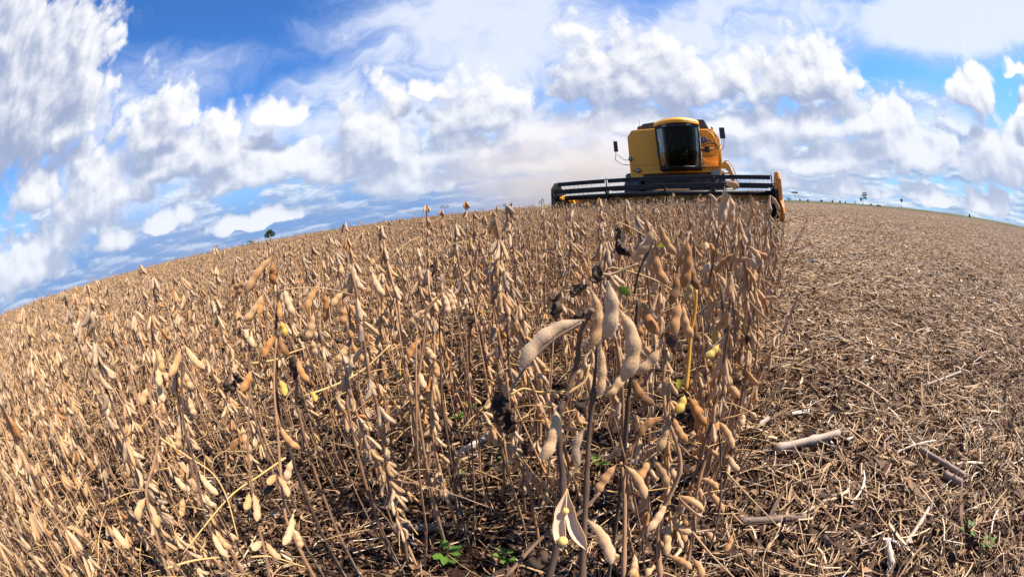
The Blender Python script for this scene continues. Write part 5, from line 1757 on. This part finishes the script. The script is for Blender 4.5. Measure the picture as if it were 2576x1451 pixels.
for a, b_, rad, tint, lab in STALKS:
    rad = rad * (.95 if lab.startswith('pale corn stalk lying') else .72)
    A, B = ground_at(*a), ground_at(*b_)
    c = (A + B) / 2
    L = (B - A).length
    n = 12
    pts, rr = [], []
    for i in range(n + 1):
        t = i / n
        p = A.lerp(B, t) - c
        pts.append(Vector((p.x, p.y, rad * .9 + (.022 if lab.startswith('pale corn stalk lying') else .019) + .006 * t)))
        rr.append(rad * (1.28 if i in (1, 7) else 1.0) * rng.uniform(.94, 1.04))
    mb = MB().tube(pts, rr, 9, tint)
    # frayed strips at the broken end
    for k in range(5):
        e = pts[-1] + Vector(rng.normal(size=3) * rad * .6)
        d = (pts[-1] - pts[0]).normalized() + Vector(rng.normal(size=3) * .35)
        mb.tube([e - d * rad, e + d * rad * 1.5, e + d * rad * 3], [rad * .25, rad * .18, rad * .05], 3, tint)
    o = mb.build('corn_stalk', M['corn'], smooth=True)
    o.location = (c.x, c.y, 0)
    tag(o, lab, 'corn stalk', 'old corn stalks lying on the ground')

# ------------------------------------------------------------------ green weeds
zG = zoomer(2650, 1300, .5369)
zH = zoomer(1050, 1400, .46784)
WEEDS = [(zG(1630, 1290), .07, 7, 'largest round leaved green weed, in the lower right stubble'), (zG(1520, 1180), .05, 4, 'small green weed just left of the largest weed'), (zG(1700, 730), .035, 2, 'two leaved seedling at the right edge'), (zG(1285, 1110), .03, 3, 'tiny green seedling near the slim pale stalk'),
         (zG(990, 200), .035, 3, 'small green seedling in the upper stubble'), (zG(855, 740), .025, 2, 'pale green sprout right of the long clean stalk'), (zG(1740, 990), .025, 2, 'sprout low at the right edge'), (zG(700, 95), .025, 2, 'sprout far up in the stubble'),
         (zH(1230, 1330), .07, 8, 'bright green leafy weed at the bottom in the middle'), (zH(1650, 1340), .06, 6, 'green weed with round leaves left of the open pod'), (zH(1290, 260), .06, 5, 'green weed growing between stems beside the withered leaf'), (zH(1280, 680), .04, 3, 'small green weed on bare soil in the middle'), (zH(1640, 600), .04, 4, 'green weed behind the open pod stems'),
         ((1180, 1035), .05, 4, 'green weed deeper in the crop, behind the slanting twig'), ((965, 800), .07, 5, 'taller green weed standing inside the crop'), ((1885, 790), .04, 4, 'green weed at the foot of the crop edge'), ((2300, 745), .03, 3, 'green sprout halfway up the stubble'), ((2220, 980), .03, 3, 'green sprout above the long clean stalk'), ((1500, 1180), .05, 4, 'green weed low behind the nearest pods'), ((1700, 880), .05, 4, 'green weed under the orange stem')]
for (u, v), s, n, lab in WEEDS:
    p = ground_at(u, v + 6)
    root = empty('weed', (p.x, p.y, .012))
    tag(root, lab, 'weed', 'green weeds among the straw')
    s *= .45 if s > .055 else .6
    hgt = s * .8
    stem = MB().tube([(0, 0, -.012), (rng.normal() * .005, rng.normal() * .005, hgt)], [.0016, .001], 5, .4).build('stem', M['green'], root)
    for k in range(n):
        a = k * 2.4 + rng.uniform(0, .6)
        z = hgt * rng.uniform(.3, 1.0)
        d = np.array([math.cos(a), math.sin(a), rng.uniform(.1, .7)])
        mb = MB()
        mb.tube([(0, 0, z), tuple(np.array([0, 0, z]) + d * s * .35)], .0007, 3, .5)
        leaf_blade(mb, np.array([0, 0, z]) + d * s * .35, d, s * rng.uniform(.55, .8), rng.uniform(.1, .5), 0, wide=.75)
        mb.build('leaf', M['green'], root, smooth=True)

# ------------------------------------------------------------------ dust trailing from the harvester
def build_dust():
    m = bpy.data.materials.new('dust')
    m.use_nodes = True
    nt = m.node_tree
    nt.nodes.clear()
    out = nt.nodes.new('ShaderNodeOutputMaterial')
    vol = nt.nodes.new('ShaderNodeVolumePrincipled')
    vol.inputs['Color'].default_value = (.86, .80, .74, 1)
    vol.inputs['Anisotropy'].default_value = .2
    oc = objco(nt)
    r_ = vm(nt, 'LENGTH', oc)
    n = noise(nt, oc, 3.0, 4, .6)
    put(nt, vol.inputs['Density'], r_.ss(1.0, .15) * n.ss(.30, .75) * .42)
    nt.links.new(vol.outputs[0], out.inputs['Volume'])
    bm = bmesh.new()
    bmesh.ops.create_icosphere(bm, subdivisions=3, radius=1)
    me = bpy.data.meshes.new('dust_cloud')
    bm.to_mesh(me)
    bm.free()
    me.materials.append(m)
    o = bpy.data.objects.new('dust_cloud', me)
    COL.objects.link(o)
    o.location = CMB_POS + CLX * -6.5 + CLY * 12 + Vector((0, 0, 2.2))
    o.scale = (11, 9, 4.8)
    o.rotation_euler = (0, 0, CMB_ROT + R(10))
    tag(o, 'tan dust drifting behind the harvester', 'dust', kind='stuff')


build_dust()
